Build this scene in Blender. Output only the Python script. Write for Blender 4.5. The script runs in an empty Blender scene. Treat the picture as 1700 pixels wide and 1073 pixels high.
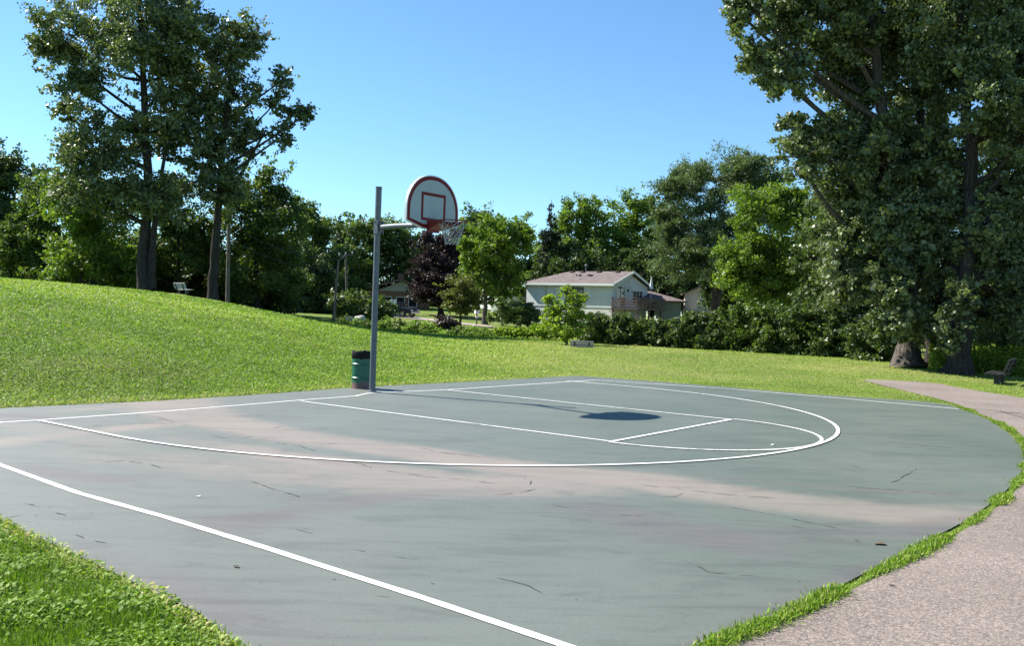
import bpy, bmesh, math, random
import numpy as np
from mathutils import Vector, Matrix
rng = np.random.default_rng(11)
random.seed(11)
SC = bpy.context.scene
COL = SC.collection
R_ = math.radians

# ------------------------------------------------------------------ camera model (X right, Y forward, Z up; the court is z = 0)
FOC, CAMZ = 1530.67, 1.5783
PIT, ROL, YAW = -0.01396971, 0.03410095, 2.21010014
CX, CY = 11.5038769, -11.6333398
cp, sp = math.cos(PIT), math.sin(PIT)
FWD = np.array([0, cp, sp]); RI = np.array([1., 0, 0]); UPV = np.cross(RI, FWD)
CR = math.cos(ROL) * RI + math.sin(ROL) * UPV
CU = -math.sin(ROL) * RI + math.cos(ROL) * UPV
CPOS = np.array([0, 0, CAMZ])
def ray(px, py): return FWD + CR * (px - 850) / FOC - CU * (py - 536.5) / FOC
def gp(px, py, z=0.):
    d = ray(px, py); return CPOS + d * ((z - CAMZ) / d[2])
def at(px, py, Y):
    d = ray(px, py); return CPOS + d * (Y / d[1])
FH = np.array([math.cos(YAW), math.sin(YAW)]); RH = np.array([math.sin(YAW), -math.cos(YAW)])
def court(u, v, z=0.):                       # u along the baseline, v out from it
    d = np.array([v - CX, u - CY]); return np.array([d @ RH, d @ FH, z])
UA = np.array([RH[1], FH[1], 0.]); VA = np.array([RH[0], FH[0], 0.])
SUN_H = -(0.22 * UA + 0.975 * VA); SUN_H /= np.linalg.norm(SUN_H)     # towards the sun, horizontal
SUN_EL = R_(43.8)

# ------------------------------------------------------------------ helpers
def tag(o, label=None, cat=None, group=None, kind=None):
    for k, v in (('label', label), ('category', cat), ('group', group), ('kind', kind)):
        if v: o[k] = v
    return o
def empty(name, loc, rz=0., label=None, cat=None, group=None):
    o = bpy.data.objects.new(name, None); COL.objects.link(o)
    o.location = loc; o.rotation_euler = (0, 0, rz); o.empty_display_size = .2
    return tag(o, label, cat, group)
def link(name, me, parent=None, loc=None, smooth=False):
    o = bpy.data.objects.new(name, me); COL.objects.link(o)
    if parent is not None: o.parent = parent
    if loc is not None: o.location = loc
    if smooth: me.polygons.foreach_set('use_smooth', [True] * len(me.polygons))
    return o
def quad_mesh(name, V, F, mat, attrs=None, fattrs=None):
    """V (n,3), F (m,3 or 4) integer arrays"""
    V = np.asarray(V, np.float32); F = np.asarray(F, np.int32); k = F.shape[1]
    me = bpy.data.meshes.new(name)
    me.vertices.add(len(V)); me.vertices.foreach_set('co', V.ravel())
    me.loops.add(F.size); me.loops.foreach_set('vertex_index', F.ravel())
    me.polygons.add(len(F)); me.polygons.foreach_set('loop_start', np.arange(len(F), dtype=np.int32) * k)
    me.update(calc_edges=True); me.validate()
    for n, a in (attrs or {}).items():
        at_ = me.attributes.new(n, 'FLOAT', 'POINT'); at_.data.foreach_set('value', np.asarray(a, np.float32))
    for n, a in (fattrs or {}).items():
        at_ = me.attributes.new(n, 'FLOAT', 'FACE'); at_.data.foreach_set('value', np.asarray(a, np.float32))
    for m in (mat if isinstance(mat, (list, tuple)) else [mat]): me.materials.append(m)
    return me
class MB:
    """collects boxes, bars, tubes and polygons, built as ONE mesh object"""
    def __init__(s): s.v = []; s.f = []; s.m = []; s.mi = 0
    def add(s, vs, fs):
        n = len(s.v); s.v += [tuple(map(float, p)) for p in vs]
        s.f += [tuple(n + i for i in f) for f in fs]; s.m += [s.mi] * len(fs); return s
    def box(s, c, d, M=None):
        x, y, z = d[0] / 2, d[1] / 2, d[2] / 2
        P = [Vector((a * x, b * y, e * z)) for a in (-1, 1) for b in (-1, 1) for e in (-1, 1)]
        if M is not None: P = [M @ p for p in P]
        P = [p + Vector(c) for p in P]
        return s.add(P, [(0, 1, 3, 2), (4, 6, 7, 5), (0, 4, 5, 1), (2, 3, 7, 6), (0, 2, 6, 4), (1, 5, 7, 3)])
    def tube(s, pts, rad, n=8, cap=True):
        P = [Vector(p) for p in pts]; rad = list(rad) if hasattr(rad, '__len__') else [rad] * len(P)
        rings = []; ref = None
        for i, p in enumerate(P):
            t = (P[min(i + 1, len(P) - 1)] - P[max(i - 1, 0)]).normalized()
            if ref is None: ref = Vector((0, 0, 1)) if abs(t.z) < .9 else Vector((1, 0, 0))
            a = t.cross(ref).normalized(); b = a.cross(t).normalized(); ref = b
            rings.append([p + (a * math.cos(2 * math.pi * k / n) + b * math.sin(2 * math.pi * k / n)) * rad[i] for k in range(n)])
        vs = [q for r in rings for q in r]; fs = []
        for i in range(len(P) - 1):
            for k in range(n):
                fs.append((i * n + k, i * n + (k + 1) % n, (i + 1) * n + (k + 1) % n, (i + 1) * n + k))
        if cap: fs += [tuple(range(n))[::-1], tuple((len(P) - 1) * n + k for k in range(n))]
        return s.add(vs, fs)
    def lathe(s, c, prof, n=24):
        vs = [(c[0] + r * math.cos(2 * math.pi * k / n), c[1] + r * math.sin(2 * math.pi * k / n), c[2] + z) for r, z in prof for k in range(n)]
        fs = [(i * n + k, i * n + (k + 1) % n, (i + 1) * n + (k + 1) % n, (i + 1) * n + k) for i in range(len(prof) - 1) for k in range(n)]
        return s.add(vs, fs)
    def prism(s, poly, vec):
        n = len(poly); v = Vector(vec)
        P = [Vector(p) for p in poly]; Q = [p + v for p in P]
        return s.add(P + Q, [tuple(range(n))[::-1], tuple(range(n, 2 * n))] + [(k, (k + 1) % n, n + (k + 1) % n, n + k) for k in range(n)])
    def build(s, name, mat, parent=None, smooth=False, bevel=0):
        me = bpy.data.meshes.new(name); me.from_pydata(s.v, [], s.f)
        for m in (mat if isinstance(mat, (list, tuple)) else [mat]): me.materials.append(m)
        me.polygons.foreach_set('material_index', s.m)
        bm = bmesh.new(); bm.from_mesh(me); bmesh.ops.recalc_face_normals(bm, faces=bm.faces)
        if bevel: bmesh.ops.bevel(bm, geom=bm.edges[:], offset=bevel, segments=2, affect='EDGES', profile=.6)
        bm.to_mesh(me); bm.free()
        o = link(name, me, parent, smooth=smooth)
        if smooth:
            try: me.set_sharp_from_angle(angle=R_(38))
            except Exception: pass
        return o

# ------------------------------------------------------------------ materials
def new_mat(name):
    m = bpy.data.materials.new(name); m.use_nodes = True; nt = m.node_tree
    return m, nt, nt.nodes, nt.links, nt.nodes['Principled BSDF']
def ramp(N, pts, interp='LINEAR'):
    r = N.new('ShaderNodeValToRGB'); e = r.color_ramp.elements; r.color_ramp.interpolation = interp
    while len(e) > 1: e.remove(e[-1])
    e[0].position = pts[0][0]; e[0].color = (*pts[0][1], 1)
    for p, c in pts[1:]:
        k = e.new(p); k.color = (*c, 1)
    return r
def noise(N, L, scale, detail=4, rough=.6, coord=None, dist=0.):
    n = N.new('ShaderNodeTexNoise'); n.inputs['Scale'].default_value = scale
    n.inputs['Detail'].default_value = detail; n.inputs['Roughness'].default_value = rough
    n.inputs['Distortion'].default_value = dist
    if coord is not None: L.new(coord, n.inputs['Vector'])
    return n
def mixc(N, L, a, b, fac, blend='MIX'):
    m = N.new('ShaderNodeMix'); m.data_type = 'RGBA'; m.blend_type = blend
    for sock, val in ((m.inputs[6], a), (m.inputs[7], b), (m.inputs[0], fac)):
        if isinstance(val, (int, float)): sock.default_value = val
        elif isinstance(val, (tuple, list)): sock.default_value = (*val, 1)
        else: L.new(val, sock)
    return m.outputs[2]
def math_(N, L, op, a, b=None, c=None, clamp=False):
    m = N.new('ShaderNodeMath'); m.operation = op; m.use_clamp = clamp
    for i, v in enumerate((a, b, c)):
        if v is None: continue
        if isinstance(v, (int, float)): m.inputs[i].default_value = v
        else: L.new(v, m.inputs[i])
    return m.outputs[0]
def bump(N, L, P, h, strength=.3, dist=.01):
    b = N.new('ShaderNodeBump'); b.inputs['Strength'].default_value = strength; b.inputs['Distance'].default_value = dist
    L.new(h, b.inputs['Height']); L.new(b.outputs['Normal'], P.inputs['Normal'])
def simple(name, col, rough=.6, metal=0., var=.25, scale=6., bmp=.0, spec=.5, dirt=None):
    m, nt, N, L, P = new_mat(name)
    tc = N.new('ShaderNodeTexCoord').outputs['Object']
    n = noise(N, L, scale, 5, .65, tc)
    lo = tuple(c * (1 - var) for c in col); hi = tuple(min(1, c * (1 + var)) for c in col)
    r = ramp(N, [(.3, lo), (.7, hi)]); L.new(n.outputs['Fac'], r.inputs['Fac'])
    out = r.outputs['Color']
    if dirt:
        n2 = noise(N, L, scale * 2.3, 6, .7, tc)
        r2 = ramp(N, [(dirt[1], (0, 0, 0)), (dirt[1] + .12, (1, 1, 1))]); L.new(n2.outputs['Fac'], r2.inputs['Fac'])
        out = mixc(N, L, out, dirt[0], r2.outputs['Color'])
    L.new(out, P.inputs['Base Color'])
    P.inputs['Roughness'].default_value = rough; P.inputs['Metallic'].default_value = metal
    P.inputs['Specular IOR Level'].default_value = spec
    if bmp: bump(N, L, P, n.outputs['Fac'], bmp, .02)
    return m
def leaf_mat(name, dark, light, trans=.35, rough=.5, spec=.35):
    m, nt, N, L, P = new_mat(name)
    a = N.new('ShaderNodeAttribute'); a.attribute_name = 'rnd'
    r = ramp(N, [(0., dark), (1., light)]); L.new(a.outputs['Fac'], r.inputs['Fac'])
    L.new(r.outputs['Color'], P.inputs['Base Color'])
    P.inputs['Roughness'].default_value = rough; P.inputs['Specular IOR Level'].default_value = spec
    t = N.new('ShaderNodeBsdfTranslucent')
    tcol = mixc(N, L, r.outputs['Color'], (.9, 1.0, .34), 1., 'MULTIPLY')
    tc2 = mixc(N, L, tcol, (1.6, 1.6, 1.6), 1., 'MULTIPLY'); L.new(tc2, t.inputs['Color'])
    mx = N.new('ShaderNodeMixShader'); mx.inputs[0].default_value = trans
    L.new(P.outputs[0], mx.inputs[1]); L.new(t.outputs[0], mx.inputs[2])
    L.new(mx.outputs[0], N['Material Output'].inputs['Surface'])
    return m

def bark_mat(name, a, b):
    m, nt, N, L, P = new_mat(name)
    tc = N.new('ShaderNodeTexCoord').outputs['Object']
    mp = N.new('ShaderNodeMapping'); mp.inputs['Scale'].default_value = (9, 9, 1.3); L.new(tc, mp.inputs['Vector'])
    n = noise(N, L, 1.6, 8, .7, mp.outputs[0], .6)
    r = ramp(N, [(.35, a), (.62, b)]); L.new(n.outputs['Fac'], r.inputs['Fac']); L.new(r.outputs['Color'], P.inputs['Base Color'])
    P.inputs['Roughness'].default_value = .95; P.inputs['Specular IOR Level'].default_value = .1
    bump(N, L, P, n.outputs['Fac'], 1., .12)
    return m

# ------------------------------------------------------------------ polygons on the ground
def P2(lst, z=0.): return [tuple(gp(x, y, z)[:2]) for x, y in lst]
court_back = P2([(0, 678), (130, 672), (260, 666), (420, 656), (570, 645), (640, 641), (800, 633), (925, 626), (955, 624.5), (1000, 627), (1100, 634.5), (1200, 642.5), (1320, 653), (1430, 660), (1540, 667.5), (1578, 673)])
court_right = P2([(1606, 683), (1640, 697), (1668, 714), (1690, 735), (1700, 752), (1702, 768), (1694, 788), (1678, 808), (1650, 833), (1605, 864), (1550, 893), (1490, 925), (1430, 955), (1370, 986), (1300, 1021), (1230, 1052), (1165, 1080)])
court_left = [(0.55, 2.55), (-1.2, 4.2)] + P2([(330, 1018), (210, 962), (90, 905), (0, 862)]) + [(-8.26, 10.84)]
COURT = np.array(court_back + court_right + court_left)
path_in = P2([(1165, 1080), (1230, 1060), (1300, 1036), (1370, 1004), (1440, 968), (1510, 932), (1570, 900), (1625, 866), (1672, 830), (1700, 802), (1717, 780), (1722, 755), (1708, 733), (1682, 712), (1650, 697), (1615, 684), (1585, 671)])
path_far = P2([(1545, 659), (1500, 648), (1465, 640), (1432, 631.5), (1440, 629.5), (1480, 630), (1530, 631.5), (1562, 634), (1585, 640), (1630, 648), (1700, 659), (1800, 674), (1950, 694), (2150, 712)])
PATH = np.array([(.55, 2.55)] + path_in + path_far + [(9., 4.), (7.5, .5), (4, -1.5), (1.2, .8)])
def inside(poly, X, Y):
    r = np.zeros(X.shape, bool); n = len(poly)
    for i in range(n):
        x1, y1 = poly[i]; x2, y2 = poly[(i + 1) % n]
        if y1 == y2: continue
        c = ((y1 > Y) != (y2 > Y)) & (X < (x2 - x1) * (Y - y1) / (y2 - y1) + x1)
        r ^= c
    return r
def dist_poly(poly, X, Y, closed=True, nearest=False):
    best = np.full(X.shape, 1e9); bx = np.zeros(X.shape); by = np.zeros(X.shape); n = len(poly)
    for i in range(n if closed else n - 1):
        x1, y1 = poly[i]; x2, y2 = poly[(i + 1) % n]; dx, dy = x2 - x1, y2 - y1
        t = np.clip(((X - x1) * dx + (Y - y1) * dy) / (dx * dx + dy * dy + 1e-12), 0, 1)
        qx, qy = x1 + t * dx, y1 + t * dy; d = np.hypot(X - qx, Y - qy)
        k = d < best; best = np.where(k, d, best)
        if nearest: bx = np.where(k, qx, bx); by = np.where(k, qy, by)
    return (best, bx, by) if nearest else best

# ------------------------------------------------------------------ terrain (thin plate spline through surveyed heights)
def zat(px, py, D): p = at(px, py, D); return (p[0], p[1], p[2])
CT = [zat(-420, 446, 30), zat(-200, 452, 34), zat(0, 464, 38), zat(150, 478, 41), zat(300, 491, 46), zat(400, 511, 50), zat(480, 529, 54), zat(560, 546, 58)]
CT += [(-6.5, 17.5, .32), (-8, 22, .75), (-5, 24, .35), (-12, 25, 1.35), (-10, 32, 1.15), (-16, 30, 1.75), (-5.5, 35, .3), (-8, 45, .45), (-1, 22, .03), (2, 32, .02), (-12, 14, .75), (-18, 20, 1.6), (-28, 24, 2.3)]
CT += [(-45, 60, 1.6), (-30, 62, 1.3), (-17, 66, .55), (-60, 40, 2.2), (-50, 15, 2.0), (-30, 5, 1.2), (-20, -10, .5)]
CT += [(0, 45, 0), (3.7, 47.5, 0), (10, 44, 0), (14.2, 39.5, 0), (9.6, 25, 0), (14.5, 33, -.02), (14.6, 28, -.16), (12, 18, -.02), (20, 24, -.2), (25, 35, -.2), (8, 10, 0), (20, 5, 0), (0, -10, 0), (0, 0, 0)]
CT += [(-2, 66, .05), (-8, 80, .35), (-8, 95, .7), (-9, 115, 1.6), (8, 90, -.1), (18, 92, -.1), (0, 110, 1.2), (10, 120, 1.), (-30, 95, .9), (-60, 100, 1.4), (40, 70, 0), (60, 40, -.3), (50, 110, .6), (-90, 60, 2.), (-20, 125, 1.6)]
CT = np.array(CT); _X = CT[:, :2] / 40.
def _tps(r2): return np.where(r2 > 1e-12, r2 * np.log(np.maximum(r2, 1e-12)), 0)
_K = _tps(((_X[:, None] - _X[None]) ** 2).sum(-1)) + np.eye(len(_X)) * .004
_A = np.block([[_K, np.c_[np.ones(len(_X)), _X]], [np.c_[np.ones(len(_X)), _X].T, np.zeros((3, 3))]])
_w = np.linalg.solve(_A, np.r_[CT[:, 2], 0, 0, 0])
def hgt(X, Y):
    X = np.asarray(X, float); Y = np.asarray(Y, float); sh = X.shape; x = X.ravel(); y = Y.ravel()
    xc = np.clip(x, -95, 62) / 40; yc = np.clip(y, -12, 126) / 40
    h = _w[-3] + _w[-2] * xc + _w[-1] * yc
    for i in range(len(_X)): h = h + _w[i] * _tps((xc - _X[i, 0]) ** 2 + (yc - _X[i, 1]) ** 2)
    d = np.where(inside(COURT, x, y), 0, dist_poly(COURT, x, y))
    d2 = np.where(inside(PATH, x, y), 0, dist_poly(PATH, x, y)); near = np.hypot(x, y) < 20
    d = np.where(near, np.minimum(d, d2), d)
    s = np.clip(d / 3.2, 0, 1); s = s * s * (3 - 2 * s) * .75 + .25 * np.clip(d / 3.2, 0, 1)
    return (h * s).reshape(sh)
def h1(x, y): return float(hgt(np.array([x]), np.array([y]))[0])

# ground sheet
def spaced(lo, hi, near_lo, near_hi, step, far):
    a = list(np.arange(near_lo, near_hi + 1e-6, step)); v = near_hi; s = step
    while v < hi: s *= 1.25; v += s; a.append(v)
    v = near_lo; s = step
    while v > lo: s *= 1.25; v -= s; a.insert(0, v)
    return np.array(a)
def lawn_mat(name):
    m, nt, N, L, P = new_mat(name)
    tc = N.new('ShaderNodeTexCoord').outputs['Object']
    n1 = noise(N, L, .22, 4, .6, tc); n2 = noise(N, L, 3.2, 6, .75, tc); n3 = noise(N, L, 26, 4, .8, tc)
    r1 = ramp(N, [(.36, (.105, .180, .022)), (.5, (.150, .225, .035)), (.66, (.215, .225, .075))]); L.new(n1.outputs['Fac'], r1.inputs['Fac'])
    r2 = ramp(N, [(.3, (.42, .45, .42)), (.55, (1., 1., 1.)), (.75, (1.45, 1.35, 1.3))]); L.new(n2.outputs['Fac'], r2.inputs['Fac'])
    r3 = ramp(N, [(.32, (.35, .38, .35)), (.52, (1, 1, 1)), (.72, (1.6, 1.5, 1.5))]); L.new(n3.outputs['Fac'], r3.inputs['Fac'])
    c = mixc(N, L, mixc(N, L, r1.outputs['Color'], r2.outputs['Color'], .8, 'MULTIPLY'), r3.outputs['Color'], .8, 'MULTIPLY')
    a = N.new('ShaderNodeAttribute'); a.attribute_name = 'dry'; n4 = noise(N, L, .35, 5, .7, tc, .5)
    r4 = ramp(N, [(.36, (.25, .25, .25)), (.62, (1, 1, 1))]); L.new(n4.outputs['Fac'], r4.inputs['Fac'])
    c = mixc(N, L, c, (.30, .285, .125), math_(N, L, 'MULTIPLY', math_(N, L, 'MULTIPLY', a.outputs['Fac'], r4.outputs['Color']), .62))
    L.new(c, P.inputs['Base Color']); P.inputs['Roughness'].default_value = .9; P.inputs['Specular IOR Level'].default_value = .15
    bump(N, L, P, n3.outputs['Fac'], .9, .05)
    return m
M_LAWN = lawn_mat('lawn')
gx = spaced(-900, 900, -34, 22, .4, 0); gy = spaced(-300, 1500, -2, 66, .4, 0)
GX, GY = np.meshgrid(gx, gy); GZ = hgt(GX, GY) - .012
nx, ny = len(gx), len(gy); idx = np.arange(nx * ny).reshape(ny, nx)
F = np.stack([idx[:-1, :-1], idx[:-1, 1:], idx[1:, 1:], idx[1:, :-1]], -1).reshape(-1, 4)
tag(link('ground', quad_mesh('ground', np.stack([GX, GY, GZ], -1).reshape(-1, 3), F, M_LAWN, attrs=dict(dry=(np.clip((GX + 9) / 13, 0, 1) * np.clip((GY - 18) / 9, 0, 1)).ravel())), smooth=True), 'mown green park lawn rising to a hill at the left', 'ground', kind='structure')

# ------------------------------------------------------------------ court slab with stains and cracks
def smooth(a, b, x): t = np.clip((x - a) / (b - a), 0, 1); return t * t * (3 - 2 * t)
def court_mat():
    m, nt, N, L, P = new_mat('court_paint')
    tc = N.new('ShaderNodeTexCoord').outputs['Object']
    def attr(n):
        a = N.new('ShaderNodeAttribute'); a.attribute_name = n; return a.outputs['Fac']
    nb = noise(N, L, .32, 5, .6, tc, .4); nm = noise(N, L, 1.3, 6, .7, tc, .8); nf = noise(N, L, 38, 4, .75, tc); ns = noise(N, L, 140, 2, .7, tc)
    r = ramp(N, [(.3, (.076, .102, .081)), (.5, (.096, .119, .098)), (.7, (.118, .139, .117))]); L.new(nb.outputs['Fac'], r.inputs['Fac'])
    base = mixc(N, L, r.outputs['Color'], (.150, .160, .148), math_(N, L, 'MULTIPLY', attr('left_sheen'), .75))
    # sediment
    e = math_(N, L, 'ADD', attr('silt'), math_(N, L, 'MULTIPLY', math_(N, L, 'SUBTRACT', nm.outputs['Fac'], .5), .55))
    e2 = ramp(N, [(.12, (0, 0, 0)), (.72, (1, 1, 1))], 'EASE'); L.new(e, e2.inputs['Fac'])
    c = mixc(N, L, base, (.232, .198, .170), math_(N, L, 'MULTIPLY', e2.outputs['Color'], math_(N, L, 'MULTIPLY_ADD', nb.outputs['Fac'], 1.1, .22, True)))
    d = math_(N, L, 'ADD', attr('damp'), math_(N, L, 'MULTIPLY', math_(N, L, 'SUBTRACT', nm.outputs['Fac'], .5), .5))
    d2 = ramp(N, [(.2, (0, 0, 0)), (.8, (1, 1, 1))], 'EASE'); L.new(d, d2.inputs['Fac'])
    c = mixc(N, L, c, (.120, .105, .106), math_(N, L, 'MULTIPLY', d2.outputs['Color'], .75))
    # fine wear and grain
    rf = ramp(N, [(.3, (.86, .86, .86)), (.7, (1.12, 1.12, 1.12))]); L.new(nf.outputs['Fac'], rf.inputs['Fac'])
    c = mixc(N, L, c, rf.outputs['Color'], .8, 'MULTIPLY')
    rs = ramp(N, [(.3, (.84, .84, .84)), (.7, (1.14, 1.14, 1.14))]); L.new(ns.outputs['Fac'], rs.inputs['Fac'])
    c = mixc(N, L, c, rs.outputs['Color'], .8, 'MULTIPLY')
    mp = N.new('ShaderNodeMapping'); mp.inputs['Scale'].default_value = (.5, 2.2, 1); mp.inputs['Rotation'].default_value = (0, 0, R_(28)); L.new(tc, mp.inputs['Vector'])
    nd = noise(N, L, 1.8, 7, .75, mp.outputs[0], 1.2)
    rd = ramp(N, [(.36, (.80, .79, .80)), (.5, (1, 1, 1)), (.66, (1.08, 1.07, 1.06))]); L.new(nd.outputs['Fac'], rd.inputs['Fac'])
    c = mixc(N, L, c, rd.outputs['Color'], .9, 'MULTIPLY')
    L.new(c, P.inputs['Base Color']); P.inputs['Roughness'].default_value = .62; P.inputs['Specular IOR Level'].default_value = .4
    bump(N, L, P, ns.outputs['Fac'], .25, .004)
    return m
M_COURT = court_mat()
M_CRACK = simple('crack', (.05, .054, .05), .95, var=.5, scale=20)
st = .075
cx_ = np.arange(COURT[:, 0].min() - st, COURT[:, 0].max() + 2 * st, st); cy_ = np.arange(COURT[:, 1].min() - st, COURT[:, 1].max() + 2 * st, st)
QX, QY = np.meshgrid(cx_, cy_); INS = inside(COURT, QX, QY)
bd, bx, by = dist_poly(COURT, QX, QY, nearest=True)
VX = np.where(INS, QX, bx); VY = np.where(INS, QY, by)
ii = np.arange(QX.size).reshape(QX.shape)
cell = INS[:-1, :-1] | INS[:-1, 1:] | INS[1:, 1:] | INS[1:, :-1]
F = np.stack([ii[:-1, :-1], ii[:-1, 1:], ii[1:, 1:], ii[1:, :-1]], -1)[cell]
used = np.unique(F); remap = np.full(QX.size, -1); remap[used] = np.arange(len(used)); F = remap[F]
sx, sy = VX.ravel()[used], VY.ravel()[used]
def band(pts, power=1.):
    """mask round a polyline of (px, py, half width in m, strength) photographed on the court"""
    out = np.zeros(sx.shape)
    Q = [(*gp(p[0], p[1])[:2], p[2], p[3]) for p in pts]
    for (x1, y1, w1, s1), (x2, y2, w2, s2) in zip(Q[:-1], Q[1:]):
        dx, dy = x2 - x1, y2 - y1
        t = np.clip(((sx - x1) * dx + (sy - y1) * dy) / (dx * dx + dy * dy), 0, 1)
        d = np.hypot(sx - x1 - t * dx, sy - y1 - t * dy); w = w1 + t * (w2 - w1); s = s1 + t * (s2 - s1)
        out = np.maximum(out, s * (1 - smooth(.1, 1.45, d / w)))
    return out
silt = band([(270, 664, .9, .9), (300, 682, .8, .9), (360, 700, .62, .9), (470, 722, .55, .85), (600, 740, .5, .85), (720, 757, .48, .9), (840, 775, .5, .85), (960, 789, .6, .85), (1080, 801, .62, .8), (1200, 820, .62, .78), (1330, 838, .62, .75), (1450, 851, .6, .72), (1560, 856, .55, .62), (1625, 848, .4, .45)])
silt = np.maximum(silt, band([(300, 730, .4, .3), (420, 750, .42, .62), (540, 768, .45, .7), (660, 786, .5, .72), (780, 800, .5, .72), (900, 800, .5, .7)]))
silt = np.maximum(silt, band([(-40, 738, .5, .5), (60, 728, .42, .5), (180, 714, .35, .5), (300, 702, .4, .6)]))
silt = np.maximum(silt, band([(150, 752, .7, .3), (330, 770, .8, .4), (520, 790, .9, .5), (700, 806, .8, .55), (860, 812, .6, .55), (1000, 812, .5, .5)]))
silt = np.maximum(silt, band([(-60, 700, .5, .35), (60, 712, .5, .35), (200, 740, .5, .3)]))
silt = np.maximum(silt, band([(20, 690, .25, .2), (140, 680, .3, .4), (250, 670, .5, .6)]))
damp = band([(-30, 770, .4, .3), (100, 786, .35, .6), (170, 797, .3, .7), (290, 792, .25, .4), (380, 808, .25, .4), (500, 833, .3, .5), (600, 830, .35, .6), (720, 818, .3, .5), (900, 812, .2, .3)])
damp = np.maximum(damp, band([(250, 862, .4, .25), (380, 870, .5, .65), (520, 846, .35, .55), (640, 828, .3, .5)]))
damp = np.maximum(damp, band([(860, 838, .45, .3), (1000, 845, .55, .6), (1100, 880, .7, .55), (1220, 900, .7, .6), (1330, 888, .6, .4), (1500, 885, .35, .6), (1600, 860, .2, .5)]))
damp = np.maximum(damp, band([(1000, 772, .12, .3), (1200, 794, .16, .5), (1420, 814, .16, .6), (1620, 822, .12, .6)]))
damp = np.maximum(damp, band([(-40, 690, .3, .6), (60, 692, .25, .7), (130, 700, .2, .4)]))
damp = np.maximum(damp, band([(60, 880, .3, .3), (180, 935, .35, .5), (300, 985, .4, .55), (430, 1040, .4, .5), (600, 1100, .4, .4)]))
damp = np.maximum(damp, band([(1580, 905, .22, .5), (1430, 965, .3, .6), (1300, 1030, .3, .6), (1180, 1085, .3, .5)]))
left_sheen = smooth(6, -6, sx + .12 * sy)  # paler and greyer to the left: grazing sheen put into the colour
me = quad_mesh('court', np.stack([sx, sy, np.zeros_like(sx)], -1), F, M_COURT, attrs=dict(silt=silt, damp=damp, left_sheen=left_sheen))
courto = tag(link('court', me), 'green and grey stained asphalt half court', 'court', kind='structure')
# cracks belong to the slab: thin dark ribbons joined into the same mesh
def ribbon(P, w, z, jit=0., cl=None):
    P = np.asarray(P, float); n = len(P); t = np.gradient(P, axis=0); t /= np.linalg.norm(t, axis=1)[:, None] + 1e-9
    nrm = np.stack([-t[:, 1], t[:, 0]], 1); w = np.broadcast_to(np.asarray(w, float), (n,))[:, None] / 2
    A = P + nrm * w; B = P - nrm * w
    V = np.zeros((2 * n, 3)); V[:n, :2] = A; V[n:, :2] = B; V[:, 2] = z
    Fq = np.stack([np.arange(n - 1), np.arange(n - 1) + 1, n + np.arange(n - 1) + 1, n + np.arange(n - 1)], 1)
    return V, Fq
def resample(P, step):
    P = np.asarray(P, float); s = np.r_[0, np.cumsum(np.hypot(*np.diff(P, axis=0).T))]
    n = max(2, int(s[-1] / step) + 1); q = np.linspace(0, s[-1], n)
    return np.stack([np.interp(q, s, P[:, 0]), np.interp(q, s, P[:, 1])], 1)
crk = [[(915, 840), (960, 846), (1015, 855), (1070, 857)], [(1170, 812), (1480, 798)][:0] or [(1478, 802), (1500, 790), (1522, 779)],
       [(1210, 843), (1290, 856), (1400, 880)], [(415, 800), (450, 812), (502, 828)], [(1400, 808), (1500, 816), (1560, 821)],
       [(325, 795), (370, 783), (415, 790)][:0] or [(340, 722), (380, 729), (420, 726)], [(455, 735), (500, 741), (525, 750)], [(530, 740), (560, 736)],
       [(870, 793), (885, 800), (878, 806)], [(820, 822), (850, 820), (890, 813)], [(1097, 826), (1120, 825), (1135, 820)], [(1450, 738), (1560, 748), (1650, 757)],
       [(1420, 728), (1500, 737), (1590, 745)], [(170, 768), (208, 766), (240, 770)], [(245, 770), (262, 776), (283, 780)], [(225, 690), (262, 694), (292, 702)],
       [(0, 862), (30, 857), (62, 852)], [(640, 782), (700, 792), (770, 796), (825, 804)], [(1060, 806), (1200, 822), (1290, 828)], [(560, 905), (640, 925), (700, 930)], [(1130, 930), (1180, 950), (1260, 958)], [(820, 960), (880, 975), (905, 992)],
       [(490, 880), (520, 888)], [(500, 882), (512, 877)], [(125, 888), (160, 898), (190, 905)], [(40, 836), (70, 845)], [(700, 745), (740, 753), (800, 760)],
       [(590, 668), (640, 672)], [(360, 693), (440, 690)], [(455, 712), (470, 709)], [(515, 716), (545, 712)], [(1450, 752), (1470, 757)], [(660, 1010), (672, 1011)], [(1310, 872), (1320, 876), (1338, 877)], [(1415, 895), (1430, 905)],
       [(1380, 765), (1420, 768)], [(1395, 772), (1440, 779)], [(560, 765), (600, 772), (618, 778)], [(90, 852), (110, 857)], [(620, 990), (648, 993)], [(1160, 969), (1175, 971)], [(150, 708), (240, 704), (290, 705)]]
CV, CF, n0 = [], [], 0
for k, c in enumerate(crk):
    P = resample([gp(x, y)[:2] for x, y in c], .045)
    j = np.cumsum(rng.normal(0, .006, P.shape), axis=0); P = P + j - np.linspace(0, 1, len(P))[:, None] * j[-1]
    dist = np.hypot(P[:, 0].mean(), P[:, 1].mean())
    w = np.abs(rng.normal(.0008 * min(dist, 12), .003, len(P))) + .0015; w[0] = w[-1] = .001
    w = w * (rng.random(len(P)) > .28)
    V, Fq = ribbon(P, w, .0035); CV.append(V); CF.append(Fq + n0); n0 += len(V)
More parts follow.
